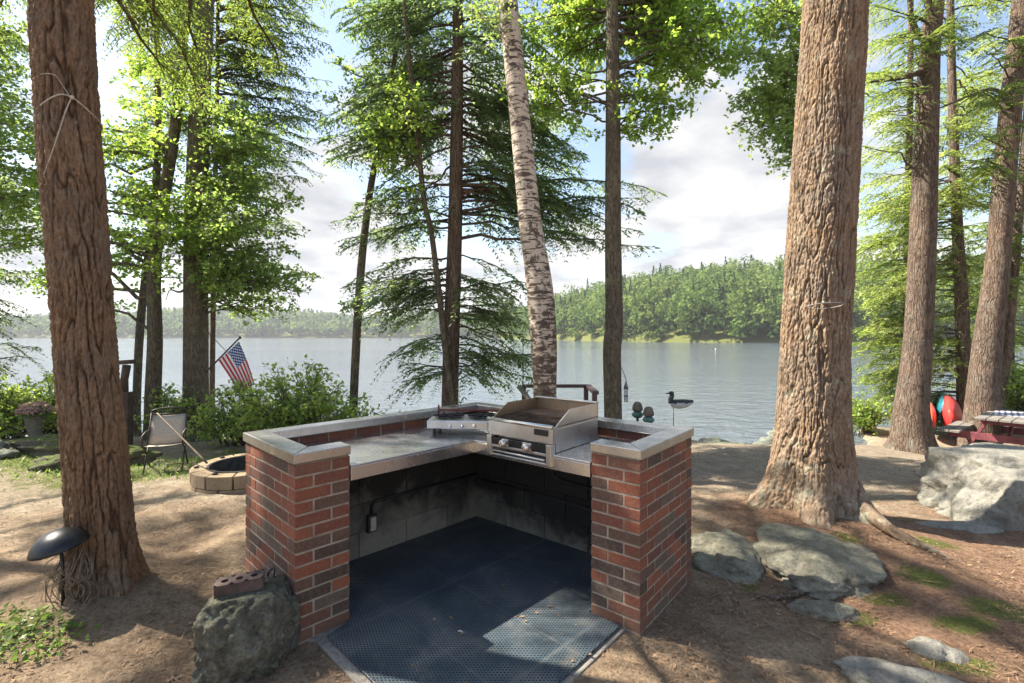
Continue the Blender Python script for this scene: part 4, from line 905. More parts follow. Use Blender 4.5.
make_tree('hemlock_tree', 'dark hemlock with flat layered sprays, left of the white birch',
    [(450, 425, 17.5), (450, 400, 17), (452, 320, 16), (455, 230, 14.5), (457, 110, 12.5), (458, 0, 10)], 8.0, 'bark_far', 5, 16, 0.10, 0.3,
    zones=[(340, 420, 280, 330, -0.8, 0.8, 7), (475, 548, 278, 325, -0.6, 0.9, 7), (392, 440, 340, 388, -0.6, 0.5, 4), (470, 545, 340, 390, -0.6, 0.5, 6), (320, 440, 110, 250, -0.6, 1.5, 13),
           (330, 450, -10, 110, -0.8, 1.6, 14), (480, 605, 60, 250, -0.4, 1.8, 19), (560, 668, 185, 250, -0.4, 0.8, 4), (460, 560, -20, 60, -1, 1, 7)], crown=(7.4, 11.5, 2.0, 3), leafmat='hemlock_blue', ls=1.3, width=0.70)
make_tree('maple_tree', 'thin leaning maple crossing in front of the dark hemlock trunk',
    [(455, 425, 6.5), (453, 405, 6.5), (446, 355, 6.3), (439.5, 297, 6), (431, 230, 5.6), (424, 200, 5.5), (417, 130, 5), (409, 57, 4.5), (404, 0, 4)], 7.75, 'bark_mid', 2, 10, 0.12, 0.2,
    zones=[(360, 440, 65, 160, -0.8, 0.5, 8), (380, 440, 160, 230, -0.4, 0.4, 3)], leafmat='maple_yellow', kind='maple', ls=0.95)
make_tree('birch_tree', 'white birch with peeling spotted bark behind the charbroiler',
    [(546, 425, 25), (545, 398, 23), (544, 350, 26), (541, 300, 27), (536, 260, 25), (531, 230, 23), (521, 130, 20.5), (508, 0, 19)], 6.4, 'birch', 6, 24, 0.05, 0.2,
    zones=[(470, 530, -40, 20, -0.5, 0.8, 5)], crown=(7.5, 11, 2.4, 5), leafmat='maple', kind='birch', ls=0.8)
make_tree('maple_tree', 'straight lichen spotted maple right of the birch with a chime on it',
    [(613, 430, 19), (613, 415, 18), (612, 350, 18.5), (614, 320, 18), (613, 230, 16.5), (613, 115, 15), (612, 0, 12)], 6.9, 'bark_mid', 5, 18, 0.07, 0.2,
    zones=[(515, 600, -30, 75, 0.2, 2.2, 13), (630, 740, -30, 85, 0.0, 2.2, 17), (625, 690, 70, 140, -0.3, 0.6, 5), (515, 560, 60, 130, 0, 1.2, 4), (690, 745, 10, 90, -0.4, 1.2, 5)], crown=(6.5, 10.5, 2.8, 6), leafmat='maple_yellow', kind='maple', ls=0.95)
make_tree('hemlock_tree', 'massive reddish hemlock with a flared root base right of the counter',
    [(811, 520, 86), (811, 500, 84), (812, 460, 79), (813, 400, 73), (815, 340, 70), (821, 230, 69.5), (828, 115, 67.5), (835, 0, 66)], 4.45, 'bark_grey', 9, 300, 0.0095, 0.50, 5, 0.0185, zb=0.06,
    zones=[(740, 800, -60, 20, 0.5, 2.5, 5)], crown=(6.5, 12, 3.0, 12), leafmat='hemlock', seed=4,
    extra=[([(2.80, 4.36, 0.52), (2.93, 4.22, 0.26), (3.00, 4.03, 0.13), (3.00, 3.80, G(3.0, 3.8)+0.035), (3.06, 3.62, G(3.06, 3.62)+0.02), (3.22, 3.45, G(3.22, 3.45)-0.02)], [0.05, 0.085, 0.066, 0.045, 0.032, 0.015])])
make_tree('maple_tree', 'young maple half hidden behind the massive hemlock, bright leaves to its left',
    [(838, 445, 12), (836, 400, 12), (832, 300, 11), (826, 150, 9), (820, 0, 7)], 7.6, 'bark_mid', 3, 10, 0.2, 0.3,
    zones=[(735, 800, -10, 150, -0.8, 0.8, 20), (780, 800, 120, 170, -0.3, 0.3, 2)], leafmat='maple', kind='maple', ls=0.95)
GR = 'hemlocks on the right shore'
make_tree('hemlock_tree', 'thick grey hemlock with broken stubs, nearest right of the massive trunk',
    [(911, 442, 44), (911, 425, 41), (912, 400, 36), (918, 340, 31), (923, 230, 28.5), (927, 115, 25.5), (930, 50, 22), (935, 0, 20)], 9.3, 'bark_far', 5, 20, 0.08, 0.35, 5,
    zones=[(860, 990, -30, 60, -1.5, 1.0, 10), (850, 905, 60, 160, -1.0, 1.0, 5)], crown=(8.5, 13, 2.6, 14), leafmat='hemlock', group=GR, seed=3,
    extra=[([P(922, 72, 9.3), P(900, 78, 9.1), P(870, 82, 9.0)], [0.06, 0.045, 0.02]), ([P(919, 38, 9.3), P(912, 20, 9.2), P(908, -10, 9.1)], [0.06, 0.05, 0.03])])
make_tree('hemlock_tree', 'thin hemlock between the stubbed grey hemlock and the pale leaning one',
    [(962, 430, 15), (963, 400, 14.5), (963, 340, 16), (960, 270, 14), (957.5, 230, 12.5), (953, 120, 10.5), (951, 40, 9)], 11.0, 'bark_far', 4, 12, 0.12, 0.3,
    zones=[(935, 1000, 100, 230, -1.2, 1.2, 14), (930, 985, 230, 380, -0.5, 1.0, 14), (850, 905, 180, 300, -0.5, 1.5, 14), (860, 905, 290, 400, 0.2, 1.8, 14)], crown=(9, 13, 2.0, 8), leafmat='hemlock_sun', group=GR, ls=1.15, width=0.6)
make_tree('hemlock_tree', 'pale leaning hemlock trunk beside the picnic table',
    [(979, 450, 41), (981, 420, 38), (983, 390, 35), (988, 340, 32), (997, 270, 28), (1000, 230, 26), (1010, 115, 25), (1022, 0, 22)], 9.6, 'bark_far', 5, 20, 0.08, 0.3, 4,
    zones=[(940, 1030, 40, 200, -1.2, 1.0, 10), (985, 1060, 180, 300, -0.5, 1.0, 5)], crown=(9, 13, 2.6, 14), leafmat='hemlock', group=GR, seed=5,
    extra=[([P(1004, 93, 9.6), P(985, 90, 9.5), P(940, 108, 9.3)], [0.04, 0.03, 0.015])])
make_tree('hemlock_tree', 'slim dark hemlock close behind the pale leaning trunk at the right edge',
    [(999, 440, 10), (1000, 410, 9), (1009, 340, 10), (1018, 230, 9.5), (1028, 100, 8), (1036, 0, 7)], 10.6, 'bark_far', 4, 10, 0.15, 0.3,
    zones=[(1000, 1060, 60, 300, -1, 1, 10)], crown=(8, 12, 1.8, 6), leafmat='hemlock', group=GR)
# trees beyond, whose foliage fills the gaps
def back_tree(label, px, Y, name, leafm, kind, zones, trunkw=10, crown=None, ls=1.2, group=None):
    make_tree(name, label, [(px, 440, trunkw), (px, 400, trunkw), (px+2, 250, trunkw*0.9), (px+5, 100, trunkw*0.75), (px+6, 0, trunkw*0.6)], Y, 'bark_far', 3, 10, 0.25, 0.3, zones=zones, leafmat=leafm, kind=kind, ls=ls, crown=crown, group=group)
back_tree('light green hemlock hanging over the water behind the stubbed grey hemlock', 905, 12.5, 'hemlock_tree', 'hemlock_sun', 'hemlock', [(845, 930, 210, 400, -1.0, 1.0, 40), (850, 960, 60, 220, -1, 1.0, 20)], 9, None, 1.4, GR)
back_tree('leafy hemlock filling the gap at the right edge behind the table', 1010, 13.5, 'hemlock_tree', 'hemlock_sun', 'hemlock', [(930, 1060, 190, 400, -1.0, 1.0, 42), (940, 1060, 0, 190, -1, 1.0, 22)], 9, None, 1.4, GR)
back_tree('bushy maple at the far left edge beyond the hemlock', -60, 9.5, 'maple_tree', 'maple', 'maple', [(-60, 62, 120, 245, -1.2, 1.5, 18), (-60, 60, 0, 130, -1.2, 1.0, 12)], 14, None, 1.0)
back_tree('young pine at the left edge with dark drooping branches over the water', -70, 8.2, 'hemlock_tree', 'hemlock_blue', 'hemlock', [(-30, 42, 250, 370, -1.0, 0.5, 11), (-40, 50, -20, 110, -0.5, 1.5, 8)], 12, None, 1.0)
back_tree('tall hemlock behind the flag maple, its dark feathery boughs reaching right of it', 212, 11.2, 'hemlock_tree', 'hemlock', 'hemlock', [(225, 330, 20, 160, -1.2, 1.2, 22), (280, 330, 120, 235, -1, 0.6, 5), (100, 250, -20, 160, -0.8, 1.0, 26), (240, 335, -30, 90, -0.5, 1, 16)], 6, None, 1.2)
# unseen hemlock, added outside the picture on the left to shade the floor
make_tree('hemlock_tree', 'unseen broad hemlock added outside the left edge to shade the floor', [(-420, 520, 70), (-420, 300, 66), (-425, 100, 60), (-430, -100, 50)], 5.2, 'bark_far', 6, 20, 0.2, 0.3,
    crown=(3.9, 11.5, 3.4, 46), leafmat='hemlock', ls=1.1)

# ------------------------------------------------------------------ bushes and ground cover
def bush(label, px, Y, h, w, n, leafm='shrub', name='shrub', ls=0.6, cnt_tw=1.0):
    x = (px-512)*Y/F; z = G(x, Y); root = thing(name, label, 'shrub', (x, Y, z), 0, 'shrubs on the bank'); wood = []; leaf = []
    for _ in range(int(n*1.5)):
        a = rng.random()*2*np.pi; r = w*(0.25+0.75*rng.random()); zz = h*(0.35+0.65*rng.random())*(1-0.35*(r/w)**2)
        b0 = np.array([0.25*w*rng.normal()*0.5, 0.15*w*rng.normal()*0.5, -0.05])
        maple_branch(b0, np.array([r*math.cos(a), 0.7*r*math.sin(a), zz]), wood, leaf, spread=0.34, ls=0.085*ls, dens=1.7*cnt_tw, arch=0.22, kind='kite', start=0.25)
    V, Q = merge(wood); obj('stems', mesh_np('stems', V, Q), M['bark_twig'], root)
    LV = np.vstack(leaf); obj('foliage', mesh_np('foliage', LV, np.arange(len(LV)).reshape(-1, 4)), M[leafm], root)
bush('tall bright shrub under the flag, in front of the water', 300, 8.1, 1.55, 1.15, 46, ls=1.0)
bush('bright shrub just right of the flag maple trunk', 238, 8.5, 1.15, 0.95, 34, ls=1.0)
bush('yellow green shrub between the flag maple and the curved maple', 172, 9.0, 1.1, 0.6, 22, 'shrub', ls=0.9)
bush('low shrub round the foot of the pale sapling', 352, 7.8, 0.85, 0.75, 28, ls=0.9)
bush('sparse low shrub at the right end of the left hand shrubs', 395, 7.6, 0.62, 0.55, 15, ls=0.8)
bush('leafy shrub beside the flower urn at the left edge', -10, 8.4, 1.35, 1.1, 40, ls=0.9)
bush('yellow green shrub right behind the flower urn', 52, 8.8, 1.2, 0.85, 34, ls=0.9)
bush('small shrub below the water line at the far left', 12, 7.9, 0.6, 0.9, 22, ls=0.8)
bush('dense green shrub at the right edge behind the picnic table', 1040, 10.6, 1.75, 1.1, 52, ls=1.1)
bush('low light shrub beside the kayaks', 925, 11.6, 0.9, 0.8, 30, 'shrub', ls=1.0)
bush('light shrub at the water edge left of the stubbed hemlock', 868, 11.5, 1.0, 0.7, 22, 'shrub', ls=1.0)
def scatter(name, label, cat, n, region, size, mat, flat=0.25, lift=0.006, kind='kite', aspect=0.5, up=0.0):
    x = rng.uniform(region[0], region[1], n*3); y = rng.uniform(region[2], region[3], n*3)
    if len(region) > 4: keep = region[4](x, y)
    else: keep = np.ones(len(x), bool)
    x, y = x[keep][:n], y[keep][:n]; n = len(x)
    z = gz(x, y)+lift; C = np.stack([x, y, z], -1)
    a = rng.random(n)*2*np.pi; D = unit(np.stack([np.cos(a), np.sin(a), rng.normal(size=n)*flat+up], -1)); Nn = unit(np.array([0, 0, 1.0])+rng.normal(size=(n, 3))*flat)
    ln = size*(0.5+rng.random(n)); V = kites(C, D, Nn, ln, ln*aspect)
    o = obj(name, mesh_np(name, V, np.arange(len(V)).reshape(-1, 4)), M[mat]); tag(o, label, cat, None, 'stuff'); return o
def off_patio(x, y):
    def inside(px, py, poly):
        c = np.zeros(len(px), bool); j = len(poly)-1
        for i in range(len(poly)):
            xi, yi = poly[i].x, poly[i].y; xj, yj = poly[j].x, poly[j].y
            c ^= ((yi > py) != (yj > py)) & (px < (xj-xi)*(py-yi)/(yj-yi+1e-12)+xi); j = i
        return c
    P_ = [fc+Vector((0, -.1, 0)), Rp, B-v2*0.0, B+ve*0.84, outer, A+u2*0.84, A, Lp]
    return (~inside(x, y, P_)) & (y < shore_near(x)-0.3)
scatter('leaf_litter', 'dry brown leaves and chips strewn over the bare earth', 'leaf litter', 16000, (-6, 7, 1.6, 8.0, off_patio), 0.026, 'litter', 0.25)
scatter('needle_litter', 'fine fallen conifer needles covering the ground', 'needles', 110000, (-3.6, 4.2, 1.6, 5.2, off_patio), 0.029, 'needle', 0.18, 0.003, aspect=0.09)
scatter('twig_litter', 'thin dry twigs lying about on the dirt', 'twigs', 900, (-4.5, 5, 1.7, 6.5, off_patio), 0.11, 'needle', 0.06, 0.008, aspect=0.05)
def cover_region(x, y): return ((x+2.75)/0.45)**2+((y-2.52)/0.20)**2+rng.normal(size=len(x))*0.25 < 1
scatter('ground_cover', 'small green plants growing at the foot of the path lamp', 'ground cover', 1000, (-3.5, -2.1, 2.2, 2.9, cover_region), 0.030, 'cover', 0.5, 0.02, aspect=0.55, up=0.3)
def moss_region(x, y): return (((x+5.2)/1.6)**2+((y-6.6)/0.7)**2+rng.normal(size=len(x))*0.3 < 1) | (((x+3.2)/1.5)**2+((y-7.7)/0.6)**2 < 1)
scatter('grass', 'thin grass and moss tufts around the folding chair and trees', 'grass', 9000, (-9, -1.5, 5.5, 8.6, moss_region), 0.07, 'cover', 0.4, 0.0, aspect=0.12, up=0.9)
# leaves on the mat
def mat_leaves():
    pts_ = [P(x, y, 2.0) for x, y in ()]
    n = 170; leaf = []
    x = rng.uniform(-0.55, 0.5, n); y = rng.uniform(2.2, 3.9, n); k = np.abs(x+0.1) < (4.05-y)*0.9; x, y = x[k], y[k]; n = len(x)
    a = rng.random(n)*6.28; D = unit(np.stack([np.cos(a), np.sin(a), 0.15*rng.normal(size=n)], -1)); Nn = unit(np.array([0, 0, 1.0])+rng.normal(size=(n, 3))*0.25)
    ln = 0.008+0.030*rng.random(n)**2.5; V = kites(np.stack([x, y, np.full(n, 0.022)], -1), D, Nn, ln, ln*0.6)
    tag(obj('fallen_leaves', mesh_np('fallen_leaves', V, np.arange(len(V)).reshape(-1, 4)), M['litter']), 'few dry leaves scattered on the black rubber mat', 'fallen leaves', None, 'stuff')
mat_leaves()
# a bare root crossing the needles
mb = MB(); rp = [(1.52, 3.02), (1.68, 2.99), (1.85, 3.05), (2.02, 3.10), (2.25, 3.05)]
mb.tube(spline([(x, y, G(x, y)+0.012-0.03*(i in (0, 4))) for i, (x, y) in enumerate(rp)], 20), np.interp(np.linspace(0, 1, 20), [0, .5, 1], [0.012, 0.026, 0.014]), 7)
tag(mb.build('bare_root', M['bark_far'], None, True), 'bare root crossing the needles in front of the lichen ledge', 'root')

# ------------------------------------------------------------------ lamp, ropes
def path_lamp():
    x, y = -2.60, 2.76; z = G(x, y)
    g = thing('path_lamp', 'black mushroom path lamp tilted against the reddish hemlock', 'lamp', (x, y, z)); g.scale = (0.80, 0.80, 0.86); tilt = Matrix.Rotation(R(-9), 3, 'Y') @ Matrix.Rotation(R(6), 3, 'X')
    ht = 0.40
    m_ = MB(); prof = [(0.168, 0.0), (0.171, 0.006), (0.165, 0.020), (0.150, 0.050), (0.122, 0.082), (0.080, 0.106), (0.035, 0.118), (0.0, 0.121)]
    m_.lathe(prof, (0, 0, ht), 40, tilt); m_.lathe([(0.0, 0.108), (0.06, 0.10), (0.115, 0.076), (0.145, 0.046), (0.160, 0.010), (0.168, 0.0)], (0, 0, ht), 40, tilt); m_.build('shade', M['lampblack'], g, True)
    m_ = MB(); m_.tube([(0.03, -0.01, -0.1), (0.025, 0, 0.2), (0.0, 0, ht+0.08)], 0.011, 10); m_.build('stake', M['lampblack'], g, True)
    m_ = MB(); m_.lathe([(0.0, 0.0), (0.028, 0.0), (0.028, 0.07), (0.0, 0.075)], (0, 0, ht+0.01), 16, tilt); m_.build('lamp_socket', M['black'], g, True)
path_lamp()
def root_tangle():
    m_ = MB(); x, y = -2.52, 2.80; z = G(x, y)
    for i in range(44):
        a = random.uniform(-0.14, 0.09); b = a+random.uniform(-0.10, 0.10); zt = random.uniform(0.24, 0.35); w = random.uniform(-0.02, 0.05)
        pts_ = [(x+a*0.5, y+w, z+zt), (x+a+random.uniform(-.05, .05), y-0.05, z+zt*0.66), (x+b, y-0.05+w, z+zt*0.36), (x+b*0.8+random.uniform(-.06, .06), y-0.03, z+0.0)]
        m_.tube(spline(pts_, 10), random.uniform(0.0012, 0.0032), 5, False)
    tag(m_.build('root_tangle', M['root'], None, True), 'tangle of dry dead vine roots hanging under the path lamp', 'roots')
root_tangle()
def ring_on(cx, cy, r, pts_ang, z_of, mat, rad, name, label, cat, extra=()):
    m_ = MB(); m_.tube([(cx(z_of(a))+r(z_of(a))*math.cos(a), cy+r(z_of(a))*math.sin(a), z_of(a)) for a in pts_ang], rad, 6)
    for e in extra: m_.tube(spline(e, 24), rad*0.8, 6)
    return tag(m_.build(name, mat, None, True), label, cat)
# rope round the left hemlock: axis near px 67..77 at depth 3
def t1x(z): py = HZ+(CH-z)*F/3.0; return ((np.interp(py, [0, 100, 230, 350, 460, 520, 612], [62, 67, 77, 86, 96, 100, 106])-512)*3.0/F)
def t1s(px, py, out=0.004):
    """point on the bark of the left hemlock seen at px, py"""
    z = CH-(py-HZ)*2.87/F; cpx = float(np.interp(py, [0, 100, 230, 350, 460, 520, 612], [62, 67, 77, 86, 96, 100, 106])); hw = 32.5
    c = Vector((t1x(z), 3.0, z)); r = hw*3.0/F*F/math.hypot(F, cpx-512)+out; f = math.atan2(-c.y, -c.x)+math.asin(max(-1, min(1, (px-cpx)/hw)))
    return Vector((c.x+r*math.cos(f), c.y+r*math.sin(f), z))
m_ = MB(); front = [t1s(x, y) for x, y in ((34.6, 112), (42, 107), (52, 99), (62, 94), (72, 95), (80, 99), (90, 104), (99.4, 107))]
cb = Vector((t1x(2.98), 3.0, 2.98)); back = []
for k in range(1, 9):
    a0 = math.atan2(front[-1].y-cb.y, front[-1].x-cb.x); a1 = math.atan2(front[0].y-cb.y, front[0].x-cb.x)+2*math.pi
    while a1 < a0: a1 += 2*math.pi
    while a1-a0 > 2*math.pi: a1 -= 2*math.pi
    a = a0+(a1-a0)*k/9; back.append(Vector((cb.x+0.163*math.cos(a), cb.y+0.163*math.sin(a), 2.97)))
m_.tube(spline(front+back+[front[0]], 70), 0.0052, 6)
m_.tube(spline([t1s(x, y, 0.007) for x, y in ((71, 94), (66, 108), (60, 130), (53, 155), (46, 176))], 26), 0.0035, 6)
m_.tube(spline([t1s(x, y, 0.005) for x, y in ((34.6, 79), (44, 76), (55, 76), (61, 83), (68, 93))], 22), 0.0025, 5)
k_ = t1s(71, 95, 0.008); m_.lathe([(0.0, -0.014), (0.010, -0.008), (0.013, 0.0), (0.010, 0.008), (0.0, 0.014)], tuple(k_), 10)
tag(m_.build('rope', M['rope'], None, True), 'white rope knotted round the reddish hemlock with a cord hanging down', 'rope')
def t8x(z): py = HZ+(CH-z)*F/4.45; return ((np.interp(py, [0, 115, 230, 340, 460], [835, 828, 821, 815, 812])-512)*4.45/F)
m_ = MB(); c8 = t8x(1.88); hk = Vector((c8-0.12, 4.45-0.285, 1.88)); rt_ = Vector((0.84, -0.54, 0)); fw_ = Vector((-0.54, -0.84, 0))
m_.tube([tuple(hk+rt_*(0.14*math.cos(a))+fw_*(0.035+0.035*math.sin(a))+Vector((0, 0, 0.022*math.sin(a)+0.01*math.cos(a)))) for a in np.linspace(0, 2*math.pi, 28)], 0.0036, 6)
m_.tube([tuple(hk-fw_*0.05+Vector((0, 0, 0.02))), tuple(hk+fw_*0.06+Vector((0, 0, 0.03)))], 0.011, 6)
tag(m_.build('wire_hook', M['wire'], None, True), 'bright wire loop on a hook in the massive hemlock trunk', 'hook')

# ------------------------------------------------------------------ fire pit, chair, stick, urn, post, flag
def fire_pit():
    cx, cy, r = -3.28, 5.95, 0.60; z = G(cx, cy); g = thing('fire_pit', 'round fire pit of tan blocks behind the left brick pillar', 'fire pit', (cx, cy, z)); n = 12
    for row in range(2):
        for k in range(n):
            a0 = 2*math.pi*(k+0.5*row)/n+0.015; a1 = 2*math.pi*(k+1+0.5*row)/n-0.015; am = (a0+a1)/2
            pts_ = [(rr_*math.cos(a), rr_*math.sin(a)) for rr_, aa in ((r, (a0, am, a1)), (r-0.17, (a1, am, a0))) for a in aa]
            m_ = MB(); m_.prism(pts_, -0.05+row*0.155, 0.10+row*0.155); m_.build('block', M['fireblock'], g, bevel=0.008)
    m_ = MB(); m_.lathe([(r-0.165, 0.262), (r-0.19, 0.266), (r-0.20, 0.25), (r-0.20, 0.06), (0.0, 0.03)], (0, 0, 0), 36); m_.build('ash_liner', M['ash'], g, True)
    for k in range(7):
        a = 2*math.pi*k/7+random.uniform(-.1, .1); m_ = MB(); rr_ = r-0.08+random.uniform(-.05, .05)
        m_.lathe([(0.0, 0.022), (0.02, 0.018), (0.032, 0.006), (0.028, 0.0)], (rr_*math.cos(a), rr_*math.sin(a), 0.258), 7); m_.build('ash_lump', M['ash'], g, True)
fire_pit()
def chair():
    x, y = -4.72, 6.55; z = G(x, y); g = thing('folding_chair', 'folding patio chair with tan sling seat and dark frame beside the fire pit', 'chair', (x, y, z), R(26)); g.scale = (0.84, 0.84, 0.85); fr = M['bronze']
    w = 0.25
    def tub(name, pts_, r=0.011):
        m_ = MB(); m_.tube(pts_, r, 8); m_.build(name, fr, g, True)
    for s in (-1, 1):
        tub('back_frame', [(s*w, 0.02, 0.38), (s*w, 0.14, 0.62), (s*w*0.98, 0.28, 0.90)])
        tub('leg', [(s*w, -0.28, 0.0), (s*w, 0.0, 0.30), (s*w, 0.16, 0.46)]); tub('leg', [(s*w*1.04, 0.26, 0.0), (s*w*1.04, -0.05, 0.33), (s*w*1.04, -0.22, 0.44)])
        tub('armrest', [(s*w*1.05, -0.26, 0.44), (s*w*1.06, -0.24, 0.60), (s*w*1.06, -0.02, 0.625), (s*w*1.03, 0.16, 0.62)], 0.014)
    tub('stretcher', [(-w, -0.28, 0.02), (w, -0.28, 0.02)], 0.009); tub('stretcher', [(-w*1.04, 0.26, 0.02), (w*1.04, 0.26, 0.02)], 0.009)
    arc = [(w*math.cos(a), 0.28+0.01*math.sin(a), 0.90+0.055*math.sin(a)) for a in np.linspace(0, math.pi, 14)]; tub('top_rail', arc, 0.014)
    m_ = MB()
    for k in range(7):
        t = -0.8+1.6*k/6; m_.tube([(w*t, 0.275, 0.865), (w*t*0.9, 0.283, 0.90+0.045*math.sqrt(max(0, 1-t*t)))], 0.006, 5)
    m_.tube([(-w, 0.268, 0.862), (w, 0.268, 0.862)], 0.010, 6); m_.build('scroll_work', fr, g, True)
    def sheet(name, rows):
        m_ = MB(); nx = 7; vs = []
        for (y0, z0_) in rows:
            for i in range(nx):
                t = -1+2*i/(nx-1); vs.append((w*0.96*t, y0, z0_-0.014*(1-t*t)))
        fs = [(r*nx+i, r*nx+i+1, (r+1)*nx+i+1, (r+1)*nx+i) for r in range(len(rows)-1) for i in range(nx-1)]
        m_.add(vs, fs); o = m_.build(name, M['sling'], g, True); so = o.modifiers.new('t', 'SOLIDIFY'); so.thickness = 0.004
    sheet('seat', [(-0.24, 0.44), (-0.1, 0.415), (0.06, 0.40)]); sheet('backrest', [(0.05, 0.42), (0.14, 0.60), (0.22, 0.75), (0.265, 0.85)])
chair()
m_ = MB(); m_.tube(spline([P(157, 413, 6.3), P(180, 436, 5.9), P(207, 463, 5.62)], 10), np.linspace(0.008, 0.012, 10), 7)
tag(m_.build('stick', M['stick'], None, True), 'long bare poking stick leaning from the chair to the fire pit', 'stick')
def urn():
    x, y = -7.80, 7.85; z = G(x, y)-0.03; g = thing('flower_urn', 'tall stone urn with pink flowers at the left edge', 'planter', (x, y, z)); g.scale = (0.64, 0.64, 0.74)
    m_ = MB(); m_.lathe([(0.0, 0.0), (0.15, 0.0), (0.15, 0.05), (0.12, 0.08), (0.14, 0.18), (0.185, 0.36), (0.205, 0.46), (0.235, 0.50), (0.235, 0.53), (0.20, 0.53), (0.18, 0.47), (0.0, 0.46)], (0, 0, 0), 28); m_.build('urn', M['urn'], g, True)
    n = 700; d = unit(rng.normal(size=(n, 3))); d[:, 2] = np.abs(d[:, 2]); C = d*np.array([0.33, 0.30, 0.22])*(0.5+0.5*rng.random((n, 1)))+np.array([0, 0, 0.52])
    V = kites(C, unit(d+rng.normal(size=(n, 3))*0.6), unit(d+rng.normal(size=(n, 3))*0.5), 0.07+0.04*rng.random(n), np.full(n, 0.045)); obj('foliage', mesh_np('foliage', V, np.arange(len(V)).reshape(-1, 4)), M['hemlock_blue'], g)
    n = 420; d = unit(rng.normal(size=(n, 3))); d[:, 2] = np.abs(d[:, 2])+0.25; C = d*np.array([0.34, 0.30, 0.20])*(0.9+0.2*rng.random((n, 1)))+np.array([0, 0, 0.55])
    V = kites(C, unit(rng.normal(size=(n, 3))), unit(d+rng.normal(size=(n, 3))*0.5), 0.05+0.03*rng.random(n), np.full(n, 0.045)); obj('blossoms', mesh_np('blossoms', V, np.arange(len(V)).reshape(-1, 4)), M['pink'], g)
urn()
def rail_post():
    Y = 8.0; g = thing('stair_post', 'dark brown wooden stair post with rail end behind the reddish hemlock', 'post', (-6.45, Y, G(-6.45, Y))); z0_ = G(-6.45, Y)
    m_ = MB(); m_.box((0.02, 0, 0.42), (0.15, 0.12, 0.95)); m_.build('post', M['darkwood'], g, bevel=0.01)
    m_ = MB(); m_.tube([(0.0, 0, 0.85), (-0.01, 0, 1.1), (0.03, 0, 1.34)], [0.05, 0.055, 0.06], 10); m_.build('baluster', M['darkwood'], g, True)
    m_ = MB(); m_.beam((-0.75, 0.35, 1.34), (0.13, 0, 1.40), 0.10, 0.07); m_.build('handrail', M['darkwood'], g, bevel=0.012)
    m_ = MB(); m_.box((-0.68, 0.33, 0.60), (0.10, 0.10, 1.42)); m_.build('post', M['darkwood'], g, bevel=0.01)
rail_post()
def flag():
    Y = 8.9; b0 = P(206, 372, 9.0); t0 = P(240, 337.5, Y-0.15)
    g = thing('flag', 'striped national flag on a slanted pole fixed to the straight maple', 'flag', tuple(b0)); lo = Vector(b0)
    m_ = MB(); m_.tube([b0, t0], 0.014, 8); m_.build('pole', M['darkwood'], g, True, local=lo)
    m_ = MB(); m_.lathe([(0.0, 0.03), (0.018, 0.02), (0.024, 0.0), (0.018, -0.02), (0.0, -0.03)], tuple(t0), 12); m_.build('finial', M['darkwood'], g, True, local=lo)
    nx, ny = 40, 26; H0, H1 = np.array((239, 341.5)), np.array((218.5, 360.5)); F0, F1 = np.array((254.5, 384)), np.array((240, 393))
    me = bpy.data.meshes.new('cloth'); V = []; UV = []
    for j in range(ny+1):
        v = j/ny
        for i in range(nx+1):
            u = i/nx; h = H0*(1-v)+H1*v; f = F0*(1-v)+F1*v
            # cloth hangs from the pole: leaves it across, then drops
            c1 = h+np.array([9.0, 13.0])*(0.5+0.4*v); p = (1-u)**2*h+2*u*(1-u)*(c1+(f-h)*0.35)+u*u*f
            dy = 0.07*math.sin(v*9+u*2.5)*u**0.7+0.05*math.sin(v*17+u*5)*u
            V.append(tuple(P(p[0], p[1], Y-0.1+dy)-lo)); UV.append((u, v))
    Fc = [(j*(nx+1)+i, j*(nx+1)+i+1, (j+1)*(nx+1)+i+1, (j+1)*(nx+1)+i) for j in range(ny) for i in range(nx)]
    me.from_pydata(V, [], Fc); uvl = me.uv_layers.new(name='uv')
    for lp_ in me.loops: uvl.data[lp_.index].uv = UV[lp_.vertex_index]
    obj('cloth', me, M['flag'], g, True)
    m_ = MB(); m_.tube([P(206, 330, 9.05), P(222, 347, 8.95), P(229, 354, 8.75)], 0.006, 6); m_.build('stay', M['darkwood'], g, True, local=lo)
flag()

# ------------------------------------------------------------------ shore things behind the counter
def railing():
    Y = 9.0; o = P(558, 395, Y); z = G(o.x, Y); g = thing('dock_railing', 'reddish brown wooden handrail by the water behind the birch', 'railing', (o.x, Y, z)); lo = Vector((o.x, Y, z))
    def bm_(name, a, b, w, h, mat='railwood'):
        m_ = MB(); m_.beam(Vector(a)-lo, Vector(b)-lo, w, h, (0, 0, 1) if abs(Vector(b).z-Vector(a).z) < 0.5 else (0, 1, 0)); m_.build(name, M[mat], g, bevel=0.006)
    bm_('top_rail', P(522, 386, Y), P(588, 386, Y), 0.10, 0.06); bm_('top_rail', P(588, 386, Y), P(596, 393, Y-0.9), 0.10, 0.06)
    for px, yy in ((586, Y), (524, Y)):
        a = P(px, 388, yy); bm_('post', (a.x, yy, G(a.x, yy)-0.1), a, 0.08, 0.08)
    a = P(594.5, 394, Y-0.85); bm_('post', (a.x, a.y, G(a.x, a.y)-0.1), a, 0.08, 0.08)
    bm_('brace', P(519, 386, Y-0.1), P(531, 402, Y-0.3), 0.10, 0.05, 'greywood')
    m_ = MB(); a = P(523, 336, 9.1); m_.tube([(a.x-lo.x, a.y-lo.y, G(a.x, 9.1)-lo.z-0.1), (a.x-lo.x, a.y-lo.y, a.z-lo.z)], 0.010, 6); m_.build('thin_pole', M['chime'], g, True)
railing()
